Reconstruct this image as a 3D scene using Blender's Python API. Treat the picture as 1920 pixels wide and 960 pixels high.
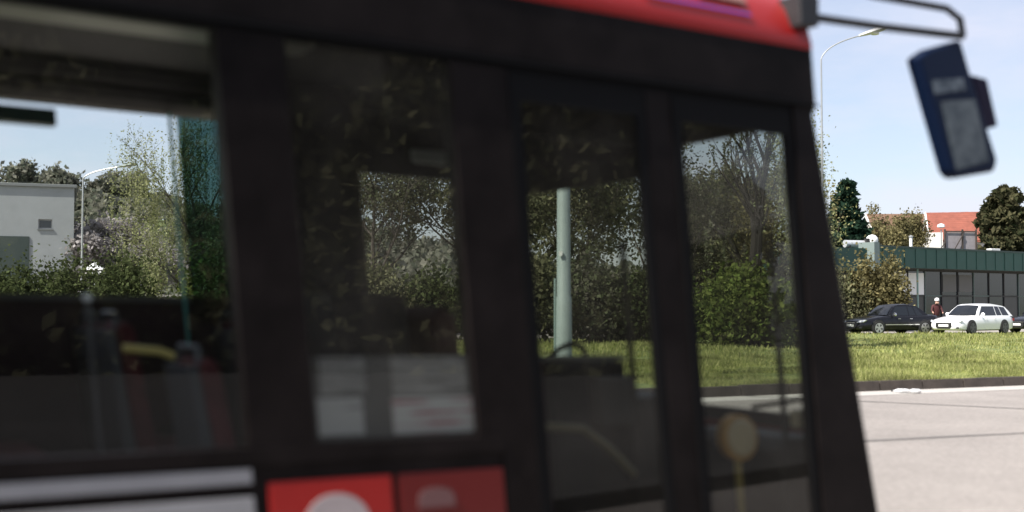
import bpy, bmesh, math, random
import numpy as np
from mathutils import Vector, Matrix, Euler
R = math.radians
for o in list(bpy.data.objects): bpy.data.objects.remove(o, do_unlink=True)
SC = bpy.context.scene
COL = SC.collection
rnd = random.Random(7)

# ------------------------------------------------------------------ camera
F, EYE, HOR = 2200.0, 1.6, 568.0
PITCH = math.atan((HOR-480)/F)
cd = bpy.data.cameras.new('camera'); cam = bpy.data.objects.new('camera', cd); COL.objects.link(cam)
cam.location = (0, 0, EYE); cam.rotation_euler = (R(90)+PITCH, 0, 0)
cd.sensor_width = 36; cd.lens = 36*F/1920; cd.clip_end = 5000; cd.clip_start = 0.05
cd.dof.use_dof = True; cd.dof.focus_distance = 55; cd.dof.aperture_fstop = 0.85
SC.camera = cam
# ------------------------------------------------------------------ light
SUN_EL = 50; SUN_AZ_VEC = Vector((-0.80, -0.60))
w = bpy.data.worlds.new('World'); SC.world = w; w.use_nodes = True
nt = w.node_tree; nt.nodes.clear()
out = nt.nodes.new('ShaderNodeOutputWorld'); bg = nt.nodes.new('ShaderNodeBackground')
sky = nt.nodes.new('ShaderNodeTexSky'); sky.sky_type = 'NISHITA'; sky.sun_disc = False
sky.sun_elevation = R(SUN_EL); sky.sun_rotation = math.atan2(SUN_AZ_VEC.x, SUN_AZ_VEC.y)
sky.air_density = 1.0; sky.dust_density = 1.0; sky.ozone_density = 1.6
tc = nt.nodes.new('ShaderNodeTexCoord'); mp = nt.nodes.new('ShaderNodeMapping'); mp.inputs['Scale'].default_value = (1, 1, 3.2)
nz = nt.nodes.new('ShaderNodeTexNoise'); nz.inputs['Scale'].default_value = 3.2; nz.inputs['Detail'].default_value = 7; nz.inputs['Roughness'].default_value = .6
cr = nt.nodes.new('ShaderNodeValToRGB'); cr.color_ramp.elements[0].position = .40; cr.color_ramp.elements[1].position = .72
cr.color_ramp.elements[0].color = (.38, .38, .38, 1); cr.color_ramp.elements[1].color = (.92, .92, .92, 1)
mx = nt.nodes.new('ShaderNodeMix'); mx.data_type = 'RGBA'
mx.inputs[7].default_value = (5.2, 5.2, 6.0, 1)
nt.links.new(tc.outputs['Generated'], mp.inputs[0]); nt.links.new(mp.outputs[0], nz.inputs['Vector'])
nt.links.new(nz.outputs[0], cr.inputs[0]); nt.links.new(cr.outputs[0], mx.inputs[0])
nt.links.new(sky.outputs[0], mx.inputs[6]); nt.links.new(mx.outputs[2], bg.inputs[0])
bg.inputs[1].default_value = 0.085
nt.links.new(bg.outputs[0], out.inputs[0])
sl = bpy.data.lights.new('sun', 'SUN'); sl.energy = 4.2; sl.angle = R(.5); sl.color = (1, .95, .87)
so = bpy.data.objects.new('sun', sl); COL.objects.link(so)
ce = math.cos(R(SUN_EL)); sv = Vector((SUN_AZ_VEC.x*ce, SUN_AZ_VEC.y*ce, math.sin(R(SUN_EL))))
so.rotation_euler = sv.to_track_quat('Z', 'Y').to_euler()
SC.view_settings.view_transform = 'Standard'; SC.view_settings.look = 'None'; SC.view_settings.gamma = 1
SC.view_settings.exposure = 1.0
SC.render.engine = 'CYCLES'
SC.cycles.max_bounces = 10; SC.cycles.transparent_max_bounces = 24

# ------------------------------------------------------------------ materials
def mat(name, col, rough=.6, metal=0, var=0, scale=4, bump=0, spec=.5, coat=0, bscale=None, col2=None):
    m = bpy.data.materials.new(name); m.use_nodes = True
    n = m.node_tree.nodes; l = m.node_tree.links; p = n['Principled BSDF']
    p.inputs['Roughness'].default_value = rough; p.inputs['Metallic'].default_value = metal
    p.inputs['Specular IOR Level'].default_value = spec; p.inputs['Coat Weight'].default_value = coat
    p.inputs['Coat Roughness'].default_value = .05
    p.inputs['Base Color'].default_value = (*col, 1)
    t = n.new('ShaderNodeTexCoord')
    if var or col2:
        z = n.new('ShaderNodeTexNoise'); z.inputs['Scale'].default_value = scale; z.inputs['Detail'].default_value = 8; z.inputs['Roughness'].default_value = .65
        l.new(t.outputs['Object'], z.inputs['Vector'])
        c = n.new('ShaderNodeValToRGB'); a, b = c.color_ramp.elements; a.position = .3; b.position = .7
        lo = [x*(1-var) for x in col]; hi = col2 or [min(1, x*(1+var)) for x in col]
        a.color = (*lo, 1); b.color = (*hi, 1)
        l.new(z.outputs[0], c.inputs[0]); l.new(c.outputs[0], p.inputs['Base Color'])
    if bump:
        z2 = n.new('ShaderNodeTexNoise'); z2.inputs['Scale'].default_value = bscale or scale*6; z2.inputs['Detail'].default_value = 6
        l.new(t.outputs['Object'], z2.inputs['Vector'])
        b_ = n.new('ShaderNodeBump'); b_.inputs['Strength'].default_value = bump; b_.inputs['Distance'].default_value = .02
        l.new(z2.outputs[0], b_.inputs['Height']); l.new(b_.outputs[0], p.inputs['Normal'])
    return m

def glass(name, tint, refl=1.0, rough=.02, haze=0.0):
    """thin pane: tinted transparency plus a fresnel reflection and a little dust"""
    m = bpy.data.materials.new(name); m.use_nodes = True
    n = m.node_tree.nodes; l = m.node_tree.links; n.clear()
    o = n.new('ShaderNodeOutputMaterial'); tr = n.new('ShaderNodeBsdfTransparent'); tr.inputs[0].default_value = (*tint, 1)
    gl = n.new('ShaderNodeBsdfGlossy'); gl.inputs['Roughness'].default_value = rough; gl.inputs[0].default_value = (refl, refl, refl, 1)
    lw = n.new('ShaderNodeLayerWeight'); lw.inputs[0].default_value = .5
    pw = n.new('ShaderNodeMath'); pw.operation = 'POWER'; pw.inputs[1].default_value = 5; l.new(lw.outputs['Facing'], pw.inputs[0])
    fr = n.new('ShaderNodeMath'); fr.operation = 'MULTIPLY_ADD'; fr.inputs[1].default_value = .92; fr.inputs[2].default_value = .065; l.new(pw.outputs[0], fr.inputs[0])
    m1 = n.new('ShaderNodeMixShader'); l.new(fr.outputs[0], m1.inputs[0]); l.new(tr.outputs[0], m1.inputs[1]); l.new(gl.outputs[0], m1.inputs[2])
    if haze:
        t = n.new('ShaderNodeTexCoord'); z = n.new('ShaderNodeTexNoise'); z.inputs['Scale'].default_value = 2.5; z.inputs['Detail'].default_value = 8
        l.new(t.outputs['Object'], z.inputs['Vector'])
        mr = n.new('ShaderNodeMapRange'); mr.inputs[1].default_value = .3; mr.inputs[2].default_value = .75; mr.inputs[3].default_value = haze*.3; mr.inputs[4].default_value = haze*1.6
        l.new(z.outputs[0], mr.inputs[0])
        df = n.new('ShaderNodeBsdfDiffuse'); df.inputs[0].default_value = (.42, .38, .33, 1)
        m2 = n.new('ShaderNodeMixShader'); l.new(mr.outputs[0], m2.inputs[0]); l.new(m1.outputs[0], m2.inputs[1]); l.new(df.outputs[0], m2.inputs[2])
        l.new(m2.outputs[0], o.inputs[0])
    else: l.new(m1.outputs[0], o.inputs[0])
    return m

def leafmat(name, c1, c2, c3=None):
    m = bpy.data.materials.new(name); m.use_nodes = True
    n = m.node_tree.nodes; l = m.node_tree.links; n.clear()
    o = n.new('ShaderNodeOutputMaterial'); g = n.new('ShaderNodeNewGeometry')
    c = n.new('ShaderNodeValToRGB'); a, b = c.color_ramp.elements; a.color = (*c1, 1); b.color = (*c2, 1)
    if c3: e = c.color_ramp.elements.new(.85); e.color = (*c3, 1)
    l.new(g.outputs['Random Per Island'], c.inputs[0])
    t = n.new('ShaderNodeTexCoord'); z = n.new('ShaderNodeTexNoise'); z.inputs['Scale'].default_value = .9; z.inputs['Detail'].default_value = 3
    l.new(t.outputs['Object'], z.inputs['Vector'])
    mr = n.new('ShaderNodeMapRange'); mr.inputs[1].default_value = .35; mr.inputs[2].default_value = .65; mr.inputs[3].default_value = .6; mr.inputs[4].default_value = 1.3
    l.new(z.outputs[0], mr.inputs[0])
    hs = n.new('ShaderNodeHueSaturation'); l.new(mr.outputs[0], hs.inputs['Value']); l.new(c.outputs[0], hs.inputs['Color'])
    d = n.new('ShaderNodeBsdfDiffuse'); tl = n.new('ShaderNodeBsdfTranslucent'); l.new(hs.outputs[0], d.inputs[0]); l.new(hs.outputs[0], tl.inputs[0])
    mi = n.new('ShaderNodeMixShader'); mi.inputs[0].default_value = .35
    l.new(d.outputs[0], mi.inputs[1]); l.new(tl.outputs[0], mi.inputs[2]); l.new(mi.outputs[0], o.inputs[0])
    return m

# ------------------------------------------------------------------ helpers
def tag(o, label=None, cat=None, group=None, kind=None):
    if label: o['label'] = label
    if cat: o['category'] = cat
    if group: o['group'] = group
    if kind: o['kind'] = kind
    return o
def empty(name, loc=(0, 0, 0), rz=0, label=None, cat=None, group=None, parent=None):
    o = bpy.data.objects.new(name, None); COL.objects.link(o); o.location = loc; o.rotation_euler = (0, 0, rz)
    o.empty_display_size = .2
    if parent: o.parent = parent
    return tag(o, label, cat, group)
class MB:
    def __init__(s, fx=None): s.v = []; s.f = []; s.fx = fx; s.smooth = False
    def add(s, vs, fs):
        k = len(s.v)
        for v in vs:
            v = tuple(v); s.v.append(s.fx(v) if s.fx else v)
        s.f += [tuple(i+k for i in f) for f in fs]; return s
    def box(s, x0, x1, y0, y1, z0, z1):
        vs = [(x, y, z) for x in (x0, x1) for y in (y0, y1) for z in (z0, z1)]
        return s.add(vs, [(0, 1, 3, 2), (4, 6, 7, 5), (0, 4, 5, 1), (2, 3, 7, 6), (0, 2, 6, 4), (1, 5, 7, 3)])
    def prism(s, poly, axis, a, b):
        """polygon (2-D) extruded along axis 'x','y' or 'z' from a to b"""
        n = len(poly); vs = []
        for t in (a, b):
            for p, q in poly:
                vs.append({'x': (t, p, q), 'y': (p, t, q), 'z': (p, q, t)}[axis])
        fs = [tuple(range(n))[::-1], tuple(range(n, 2*n))]+[(i, (i+1) % n, n+(i+1) % n, n+i) for i in range(n)]
        return s.add(vs, fs)
    def tube(s, pts, r, n=8, caps=True):
        pts = [Vector(p) for p in pts]; rs = r if isinstance(r, (list, tuple)) else [r]*len(pts)
        vs = []; prev = None
        for i, p in enumerate(pts):
            t = (pts[min(i+1, len(pts)-1)]-pts[max(i-1, 0)]).normalized()
            if prev is None: a = t.orthogonal().normalized()
            else: a = (prev-t*prev.dot(t)).normalized()
            prev = a; b = t.cross(a)
            for k in range(n):
                an = 2*math.pi*k/n; vs.append(p+(a*math.cos(an)+b*math.sin(an))*rs[i])
        fs = []
        for i in range(len(pts)-1):
            for k in range(n):
                fs.append((i*n+k, i*n+(k+1) % n, (i+1)*n+(k+1) % n, (i+1)*n+k))
        if caps: fs += [tuple(range(n))[::-1], tuple(range((len(pts)-1)*n, len(pts)*n))]
        s.smooth = True
        return s.add(vs, fs)
    def lathe(s, prof, c, axis='z', n=24):
        """prof: list of (radius, height)"""
        vs = []; fs = []
        for r, h in prof:
            for k in range(n):
                a = 2*math.pi*k/n; p, q = r*math.cos(a), r*math.sin(a)
                v = {'z': (p, q, h), 'y': (p, h, q), 'x': (h, p, q)}[axis]
                vs.append((v[0]+c[0], v[1]+c[1], v[2]+c[2]))
        for i in range(len(prof)-1):
            for k in range(n): fs.append((i*n+k, i*n+(k+1) % n, (i+1)*n+(k+1) % n, (i+1)*n+k))
        fs += [tuple(range(n)), tuple(range((len(prof)-1)*n, len(prof)*n))]
        s.smooth = True
        return s.add(vs, fs)
    def build(s, name, m, parent=None, bevel=0, smooth=None):
        me = bpy.data.meshes.new(name); me.from_pydata([tuple(v) for v in s.v], [], s.f)
        bm = bmesh.new(); bm.from_mesh(me); bmesh.ops.recalc_face_normals(bm, faces=bm.faces); bm.to_mesh(me); bm.free()
        o = bpy.data.objects.new(name, me); COL.objects.link(o); me.materials.append(m)
        if parent: o.parent = parent
        if (s.smooth if smooth is None else smooth):
            me.shade_smooth()
            try: me.set_sharp_from_angle(angle=R(40))
            except Exception: pass
        if bevel:
            b = o.modifiers.new('bevel', 'BEVEL'); b.width = bevel; b.segments = 2; b.limit_method = 'ANGLE'
        return o
def W(px, py, Y):          # a place in the scene at depth Y
    return Vector(((px-960)/F*Y, Y, EYE+(HOR-py)/F*Y))
def WX(px, Y): return (px-960)/F*Y
def WZ(py, Y): return EYE+(HOR-py)/F*Y

def copy_tree(o, parent=None):
    c = o.copy(); COL.objects.link(c); c.parent = parent
    for ch in list(o.children): copy_tree(ch, c)
    return c

# ------------------------------------------------------------------ ground
KD = Vector((.9165, .400)); KN = Vector((-.400, .9165)); K0 = Vector((6.7, 21.4))      # kerb line direction, away-normal, a point on it
def kp(a, b, z): v = K0+KD*a+KN*b; return (v.x, v.y, z)
m_soil = mat('soil and short grass', (.075, .10, .03), .95, var=.4, scale=.35, bump=.3)
m_asph = mat('sun bleached asphalt', (.255, .23, .21), .9, var=.2, scale=.35, bump=.25, bscale=45)
def speckle(m, sc, lo, hi):       # stones in the surface and wide worn bands
    n = m.node_tree.nodes; l = m.node_tree.links; p = n['Principled BSDF']; src = p.inputs['Base Color'].links[0].from_socket
    t = n.new('ShaderNodeTexCoord'); z = n.new('ShaderNodeTexNoise'); z.inputs['Scale'].default_value = sc; z.inputs['Detail'].default_value = 4; z.inputs['Roughness'].default_value = .8
    l.new(t.outputs['Object'], z.inputs['Vector'])
    mr = n.new('ShaderNodeMapRange'); mr.inputs[1].default_value = .3; mr.inputs[2].default_value = .7; mr.inputs[3].default_value = lo; mr.inputs[4].default_value = hi; l.new(z.outputs[0], mr.inputs[0])
    mx_ = n.new('ShaderNodeVectorMath'); mx_.operation = 'SCALE'; l.new(src, mx_.inputs[0]); l.new(mr.outputs[0], mx_.inputs['Scale']); l.new(mx_.outputs[0], p.inputs['Base Color'])
speckle(m_asph, 14, .74, 1.24)
m_gut = mat('pale concrete gutter', (.42, .395, .365), .85, var=.12, scale=3, bump=.1)
m_kerb = mat('dark weathered kerb stone', (.055, .044, .037), .9, var=.35, scale=3, bump=.3)
m_crack = mat('bitumen crack filler', (.10, .092, .085), .8, var=.25, scale=5)
m_park = mat('pale dusty parking asphalt', (.30, .275, .245), .92, var=.2, scale=.6, bump=.1)
# ground sheet: one grid with a hill rising at the left back
def hill_z(x, y):
    t = max(0, min(1, (y-95)/130)); t = t*t*(3-2*t)
    s = max(0, min(1, (60-x)/150)); s = s*s*(3-2*s)
    return 19*t*s
def ground():
    xs = [-2500, -1200, -600]+list(range(-400, 401, 25))+[600, 1200, 2500]
    ys = [-2500, -1000, -400, -100, 0, 60]+list(range(85, 480, 18))+[600, 1000, 3000]
    m = MB(); nx = len(xs)
    m.add([(x, y, -.02+hill_z(x, y)) for y in ys for x in xs],
          [(j*nx+i, j*nx+i+1, (j+1)*nx+i+1, (j+1)*nx+i) for j in range(len(ys)-1) for i in range(nx-1)])
    tag(m.build('ground', m_soil, smooth=True), kind='structure')
ground()
def strip(name, a0, a1, b0, b1, z, m, dz=0):
    q = MB(); n = 60; vs = []
    for i in range(n+1):
        a = a0+(a1-a0)*i/n; vs += [kp(a, b0, z), kp(a, b1, z)]
    q.add(vs, [(2*i, 2*i+2, 2*i+3, 2*i+1) for i in range(n)])
    return tag(q.build(name, m), kind='structure')
strip('road', -150, 150, -15, -.75, 0, m_asph)
m_pave = mat('dark ground for reflections', (.06, .058, .055), .9, var=.2, scale=1)
strip('added_pavement', -150, 150, -75, -15, .12, m_pave)  # unseen dark ground on the camera side, added to darken reflections in the glass
strip('gutter', -150, 150, -.75, 0, .004, m_gut)
# kerb as separate stones set end to end, one structure
q = MB(); a = -120
rk = random.Random(3)
while a < 120:
    q.prism([(0, 0), (0, .17), (.02, .19), (.16, .19), (.16, 0)], 'x', 0, .985) if False else None
    j = rk.uniform(-.008, .008); h = .18+rk.uniform(-.01, .008)
    vs = [kp(a, j, -.01), kp(a+.985, j, -.01), kp(a+.985, j+.17, -.01), kp(a, j+.17, -.01),
          kp(a+.01, j+.025, h), kp(a+.975, j+.025, h), kp(a+.975, j+.16, h), kp(a+.01, j+.16, h)]
    q.add(vs, [(0, 1, 2, 3), (4, 5, 6, 7), (0, 1, 5, 4), (1, 2, 6, 5), (2, 3, 7, 6), (3, 0, 4, 7)])
    a += 1.0
tag(q.build('kerb', m_kerb), kind='structure')
m_verge = mat('bright verge turf', (.12, .17, .035), .95, var=.4, scale=1.2, col2=(.21, .24, .07), bump=.5)
q = MB(); n = 60; m_ = 16
def verge_z(a, b): return .13+.05*math.sin(a*.23+b*.1)*min(1, b/6)+.06*min(1, b/8)-.14*max(0, (b-16)/14)
vs = [kp(-110+220*i/n, .16+30.5*j/m_, verge_z(-110+220*i/n, 30.5*j/m_) if 0 < j < m_ else (.12 if j == 0 else .02)) for i in range(n+1) for j in range(m_+1)]
q.add(vs, [(i*(m_+1)+j, (i+1)*(m_+1)+j, (i+1)*(m_+1)+j+1, i*(m_+1)+j+1) for i in range(n) for j in range(m_)])
tag(q.build('grass_verge', m_verge, smooth=True), kind='structure')
q = MB()
vs = []; n = 40
for i in range(n+1):
    a = -120+260*i/n; vs += [kp(a, 30.4, .03), kp(a, 64, .03)]
q.add(vs, [(2*i, 2*i+2, 2*i+3, 2*i+1) for i in range(n)])
tag(q.build('parking_lot', m_park), kind='structure')
# filled cracks running over the road
def crack(p0, p1, wd, seed, name):
    r_ = random.Random(seed); A, B_ = Vector(p0), Vector(p1); n = 60; t = (B_-A).normalized(); nn = Vector((-t.y, t.x)); q = MB(); vs = []
    off = 0
    for i in range(n+1):
        off += r_.uniform(-.02, .02); off *= .92
        c = A.lerp(B_, i/n)+nn*off; ww = wd*r_.uniform(.6, 1.2)
        vs += [(c.x-nn.x*ww, c.y-nn.y*ww, .004), (c.x+nn.x*ww, c.y+nn.y*ww, .004)]
    q.add(vs, [(2*i, 2*i+2, 2*i+3, 2*i+1) for i in range(n)]); tag(q.build(name, m_crack), kind='structure')
crack((-8, 9.0), (22, 20.5), .055, 1, 'road_seam')
crack((-2, 24.3), (20, 9.5), .05, 2, 'road_crack')
# grass blades: a dense sheet of tufts on the verge
m_blade = leafmat('grass blades', (.16, .20, .045), (.30, .335, .10), (.46, .45, .20))
def blades():
    g = np.random.default_rng(5); P = []
    def zone(n, a0, a1, b0, b1, h, wd):
        A = g.uniform(a0, a1, n); B = b0+(b1-b0)*g.uniform(0, 1, n)**1.2
        # patchy
        H = h*(.5+.9*g.random(n))*(.65+.55*np.sin(A*1.3+np.sin(B*2.1)*1.5)*np.sin(B*.9+A*.4))
        P.append((A, B, np.maximum(H, .04), wd*(.6+.8*g.random(n))))
    zone(70000, -4, 12, .15, 8, .13, .011); zone(60000, -14, 26, 3, 22, .15, .018); zone(40000, -30, 50, 12, 30.2, .14, .03)
    zone(9000, -4, 12, .1, .6, .14, .012)
    A, B, H, Wd = [np.concatenate([p[i] for p in P]) for i in range(4)]
    n = len(A); X = K0.x+KD.x*A+KN.x*B; Y = K0.y+KD.y*A+KN.y*B
    Z = .11+.05*np.sin(A*.23+B*.1)*np.minimum(1, B/6)+.06*np.minimum(1, B/8)-.14*np.maximum(0, (B-16)/14)
    th = g.uniform(0, 2*np.pi, n); dx, dy = np.cos(th)*Wd, np.sin(th)*Wd
    lx, ly = g.normal(0, .35, n)*H, g.normal(0, .35, n)*H
    v = np.empty((n, 3, 3)); v[:, 0] = np.stack([X-dx, Y-dy, Z], 1); v[:, 1] = np.stack([X+dx, Y+dy, Z], 1); v[:, 2] = np.stack([X+lx, Y+ly, Z+H], 1)
    return v
def npmesh(name, v, m, parent=None):
    n, k = v.shape[:2]; me = bpy.data.meshes.new(name)
    me.vertices.add(n*k); me.vertices.foreach_set('co', v.astype(np.float32).ravel())
    me.loops.add(n*k); me.loops.foreach_set('vertex_index', np.arange(n*k, dtype=np.int32))
    me.polygons.add(n); me.polygons.foreach_set('loop_start', np.arange(0, n*k, k, dtype=np.int32))
    me.update(calc_edges=True); me.materials.append(m)
    o = bpy.data.objects.new(name, me); COL.objects.link(o)
    if parent: o.parent = parent
    return o
tag(npmesh('grass', blades(), m_blade), kind='stuff')

# ------------------------------------------------------------------ trees
def leaf_quads(g, C, size, asp=1.6, up=0.0):
    n = len(C); d = g.normal(size=(n, 3)); d[:, 2] += up; d /= np.linalg.norm(d, axis=1)[:, None]
    e = g.normal(size=(n, 3)); e -= d*(e*d).sum(1)[:, None]; e /= np.linalg.norm(e, axis=1)[:, None]
    s = size*(.55+.9*g.random(n))[:, None]; a = d*s*asp*.5; b = e*s*.5
    return np.stack([C-a, C-b, C+a, C+b], 1)
m_bark = mat('grey brown bark', (.09, .075, .062), .95, var=.35, scale=6, bump=.4)
m_bark2 = mat('dark bark', (.022, .018, .016), .95, var=.3, scale=6, bump=.4)
def skeleton(seed, h, spread, trunk_r, depth=4, first=.3, up=.35, nb=(2, 4), droop=0):
    r_ = random.Random(seed); q = MB(); tips = []
    def grow(p, d, L, r, lev):
        n = 4; pts = [p]; rs = [r]
        for i in range(n):
            d = (d+Vector((r_.gauss(0, .13), r_.gauss(0, .13), r_.gauss(0, .08)+(.05 if lev < 2 else -droop)))).normalized()
            p = p+d*L/n; pts.append(p); rs.append(max(.004, r*(1-.5*(i+1)/n)))
        q.tube(pts, rs, 7 if lev < 2 else (5 if lev < 3 else 3), caps=False)
        if lev >= depth: tips.append(pts[-1]); tips.append(pts[2]); return
        if lev >= depth-1: tips.append(pts[-2])
        for k in range(r_.randint(*nb)+(2 if lev == 0 else 0)):
            i = r_.randint(1, n) if lev else r_.randint(max(1, int(first*n)), n)
            an = r_.uniform(0, 6.283); s = Vector((math.cos(an), math.sin(an), up+r_.uniform(-.2, .35)))
            s = (s.normalized()*spread+d*(1-spread)).normalized()
            grow(pts[i], s, L*r_.uniform(.5, .78), rs[i]*.62, lev+1)
        grow(pts[-1], d, L*.6, rs[-1], lev+1)
    grow(Vector((0, 0, -.1)), Vector((0, 0, 1)), h*.42, trunk_r, 0)
    return q, tips
def broad_tree(name, seed, loc, h, lm, label, cat='tree', group=None, spread=.62, tr=.16, leaves=60, size=.16, cr_=.55, depth=4, bark=None, nb=(2, 4), droop=0, up=.35, strands=0, sl_=2.0, rad=None):
    t = empty(name, loc, 0, label, cat, group); q, tips = skeleton(seed, h, spread, tr, depth, nb=nb, droop=droop, up=up)
    g = np.random.default_rng(seed); T = np.array([list(x) for x in tips])
    if len(T) > 900: T = T[g.choice(len(T), 900, replace=False)]
    s = h/max(T[:, 2].max()+cr_*.5, .1)                      # bring the tree to its height
    sh = s
    if rad: sh = (rad-cr_*.5)/np.percentile(np.hypot(T[:, 0], T[:, 1]), 93)
    q.v = [(v[0]*sh, v[1]*sh, v[2]*s) for v in q.v]; T = T*np.array([sh, sh, s])
    q.build('trunk', bark or m_bark, t)
    parts = []
    if leaves:
        C = np.repeat(T, leaves, 0)+g.normal(0, cr_*.5, (len(T)*leaves, 3))
        parts.append(leaf_quads(g, C, size))
    if strands:
        TT = T[g.choice(len(T), min(len(T), strands))]; L = sl_*(.4+.9*g.random(len(TT)))
        sx = g.normal(0, .22, (len(TT), 2)); TT = TT+g.normal(0, .22, TT.shape); k = 40
        u = (np.arange(k)+.5)/k
        C = np.empty((len(TT), k, 3)); C[:, :, 0] = TT[:, 0:1]+sx[:, 0:1]*u; C[:, :, 1] = TT[:, 1:2]+sx[:, 1:2]*u
        C[:, :, 2] = np.maximum(.3, TT[:, 2:3]-L[:, None]*u); C = C.reshape(-1, 3)+g.normal(0, .025, (len(TT)*k, 3))
        C[:, 2] = np.maximum(C[:, 2], .4)
        v = leaf_quads(g, C, size*.8, 2.6, 0); parts.append(v)
    npmesh('crown', np.concatenate(parts), lm, t)
    return t
def conifer(name, seed, loc, h, r, lm, label, group=None, dens=1.0, size=.22, blunt=.1, cat='conifer'):
    t = empty(name, loc, 0, label, cat, group); g = np.random.default_rng(seed); r_ = random.Random(seed)
    q = MB(); q.tube([(0, 0, -.1), (0, 0, h*.5), (0, 0, h*.97)], [r*.09, r*.05, .02], 7, False); C = []
    z = h*.08
    while z < h*.98:
        u = z/h; rr = r*(1-u)**.8*(1-blunt)+r*blunt*(1-u*.6) if u < .97 else .15
        for k in range(7):
            an = r_.uniform(0, 6.283); L = rr*r_.uniform(.65, 1.12); e = Vector((math.cos(an)*L, math.sin(an)*L, -L*.12+.25*L*u))
            q.tube([(0, 0, z), (e.x*.5, e.y*.5, z+e.z*.3), (e.x, e.y, z+e.z)], [.03, .02, .006], 3, False)
            n = int(70*dens*max(L, .3)); tt = g.random(n)**.6
            c = np.stack([e.x*tt, e.y*tt, z+e.z*tt], 1)+g.normal(0, 1, (n, 3))*np.array([.16, .16, .12])*(.5+.5*L)*.8
            C.append(c)
        z += h*.028*r_.uniform(.8, 1.2)
    q.build('trunk', m_bark2, t); npmesh('crown', leaf_quads(g, np.concatenate(C), size, 2.2), lm, t); return t
def bush(name, seed, loc, rx, ry, h, lm, label, group=None, n=9000, size=.11, cat='bush', z0=0.0):
    t = empty(name, loc, 0, label, cat, group); g = np.random.default_rng(seed); r_ = random.Random(seed)
    q = MB(); K = 40; ce_ = []
    for k in range(K):
        an = r_.uniform(0, 6.283); rr = math.sqrt(r_.random()); zz = h*(.25+.72*r_.random()*math.sqrt(max(.05, 1-rr*rr*.8)))
        c = Vector((math.cos(an)*rr*rx*.85, math.sin(an)*rr*ry*.85, zz)); ce_.append(list(c))
        q.tube([(c.x*.15, c.y*.15, -.05), (c.x*.5, c.y*.5, zz*.55), tuple(c)], [.03, .02, .006], 4, False)
    q.build('stem', m_bark, t); ce_ = np.array(ce_); id_ = g.integers(0, K, n)
    C = ce_[id_]+g.normal(0, 1, (n, 3))*np.array([rx*.2, ry*.2, h*.14]); C[:, 2] = np.clip(C[:, 2], .03, None)
    npmesh('foliage', leaf_quads(g, C, size), lm, t); return t

L_spring = leafmat('spring leaves', (.09, .10, .05), (.17, .18, .09), (.23, .22, .13))
L_grey = leafmat('bare twigs and buds', (.10, .09, .075), (.18, .165, .135), (.15, .17, .09))
L_lush = leafmat('lush bush leaves', (.05, .08, .02), (.12, .17, .04), (.20, .23, .07))
L_will = leafmat('willow leaves', (.14, .16, .06), (.28, .29, .13), (.36, .36, .20))
L_conif = leafmat('spruce needles', (.014, .032, .022), (.03, .058, .036))
L_pine = leafmat('pine needles', (.028, .038, .018), (.075, .075, .038), (.13, .12, .065))
L_brown = leafmat('olive brown leaves', (.10, .09, .04), (.20, .17, .08), (.27, .24, .12))
L_bloss = leafmat('grey pink blossom', (.14, .125, .12), (.27, .245, .24), (.40, .37, .37))
L_wood = leafmat('haze tinted hillside', (.11, .125, .09), (.18, .19, .14), (.23, .22, .18))  # lighter, cooler leaf colours with the distance haze mixed in
L_dark = leafmat('dark leaves', (.03, .04, .018), (.07, .085, .035), (.10, .12, .05))

def added_tree_belt():  # unseen leaf mass behind the camera, added to darken the bus window reflections
    g = np.random.default_rng(200); C = []
    for k in range(260):
        an = R(g.uniform(-62, -2)); d = g.uniform(19, 25); h = 9+2.2*math.sin(k*1.7); n = 620
        c = g.normal(0, 1, (n, 3)); c /= np.linalg.norm(c, axis=1)[:, None]
        C.append(np.array([d*math.cos(an), d*math.sin(an), g.uniform(.8, h)])+c*np.array([1.5, 1.5, 1.3])*g.random((n, 1))**.35)
    for k in range(160):
        an = R(g.uniform(-64, 0)); d = g.uniform(18.5, 21); n = 500
        C.append(np.array([d*math.cos(an), d*math.sin(an), g.uniform(0, 2.6)])+g.normal(0, .6, (n, 3)))
    c = np.concatenate(C); c[:, 2] = np.maximum(c[:, 2], .1)
    tag(npmesh('added_tree_belt', leaf_quads(g, c, .26), L_spring), kind='stuff')
def T(px, Y): return (WX(px, Y), Y, 0)
broad_tree('weeping_willow', 11, T(400, 44), 10.6, L_will, 'pale green weeping willow right of the street lamp seen through the rear bus window', leaves=2, size=.05, strands=7000, sl_=4.4, spread=.7, tr=.2, rad=3.3)
broad_tree('spring_tree', 21, T(520, 62), 12.5, L_spring, 'grey green spring tree behind the dark pillar between willow and the notices window', leaves=20, size=.12)
broad_tree('spring_tree', 22, T(690, 56), 11.5, L_grey, 'bare grey twiggy tree seen through the window above the white notices', leaves=12, size=.09, cr_=.6)
broad_tree('spring_tree', 23, T(850, 60), 12.5, L_spring, 'leafy spring tree hidden mostly by the black pillar left of the front door', leaves=18, size=.12)
broad_tree('spring_tree', 24, T(985, 50), 10.5, L_spring, 'green budding tree left of the pale green mast behind the front door', leaves=22, size=.11)
broad_tree('spring_tree', 25, T(1125, 54), 11.5, L_grey, 'grey brown leafless tree just right of the pale green mast', leaves=16, size=.09, cr_=.6)
broad_tree('spring_tree', 26, T(1240, 58), 12.5, L_grey, 'grey leafless tree behind the pillar between the two front door leaves', leaves=16, size=.09)
broad_tree('branching_tree', 31, T(1405, 42), 12.0, L_grey, 'tall tree with thick dark bare limbs in the right door leaf', leaves=1, size=.07, bark=m_bark2, tr=.5, spread=.7, strands=50, sl_=1.6, nb=(2, 3), rad=2.9)
broad_tree('spring_tree', 33, T(1475, 60), 8.0, L_brown, 'small yellowish tree behind the dark limbs at the front corner of the bus', leaves=12, size=.10)
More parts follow.
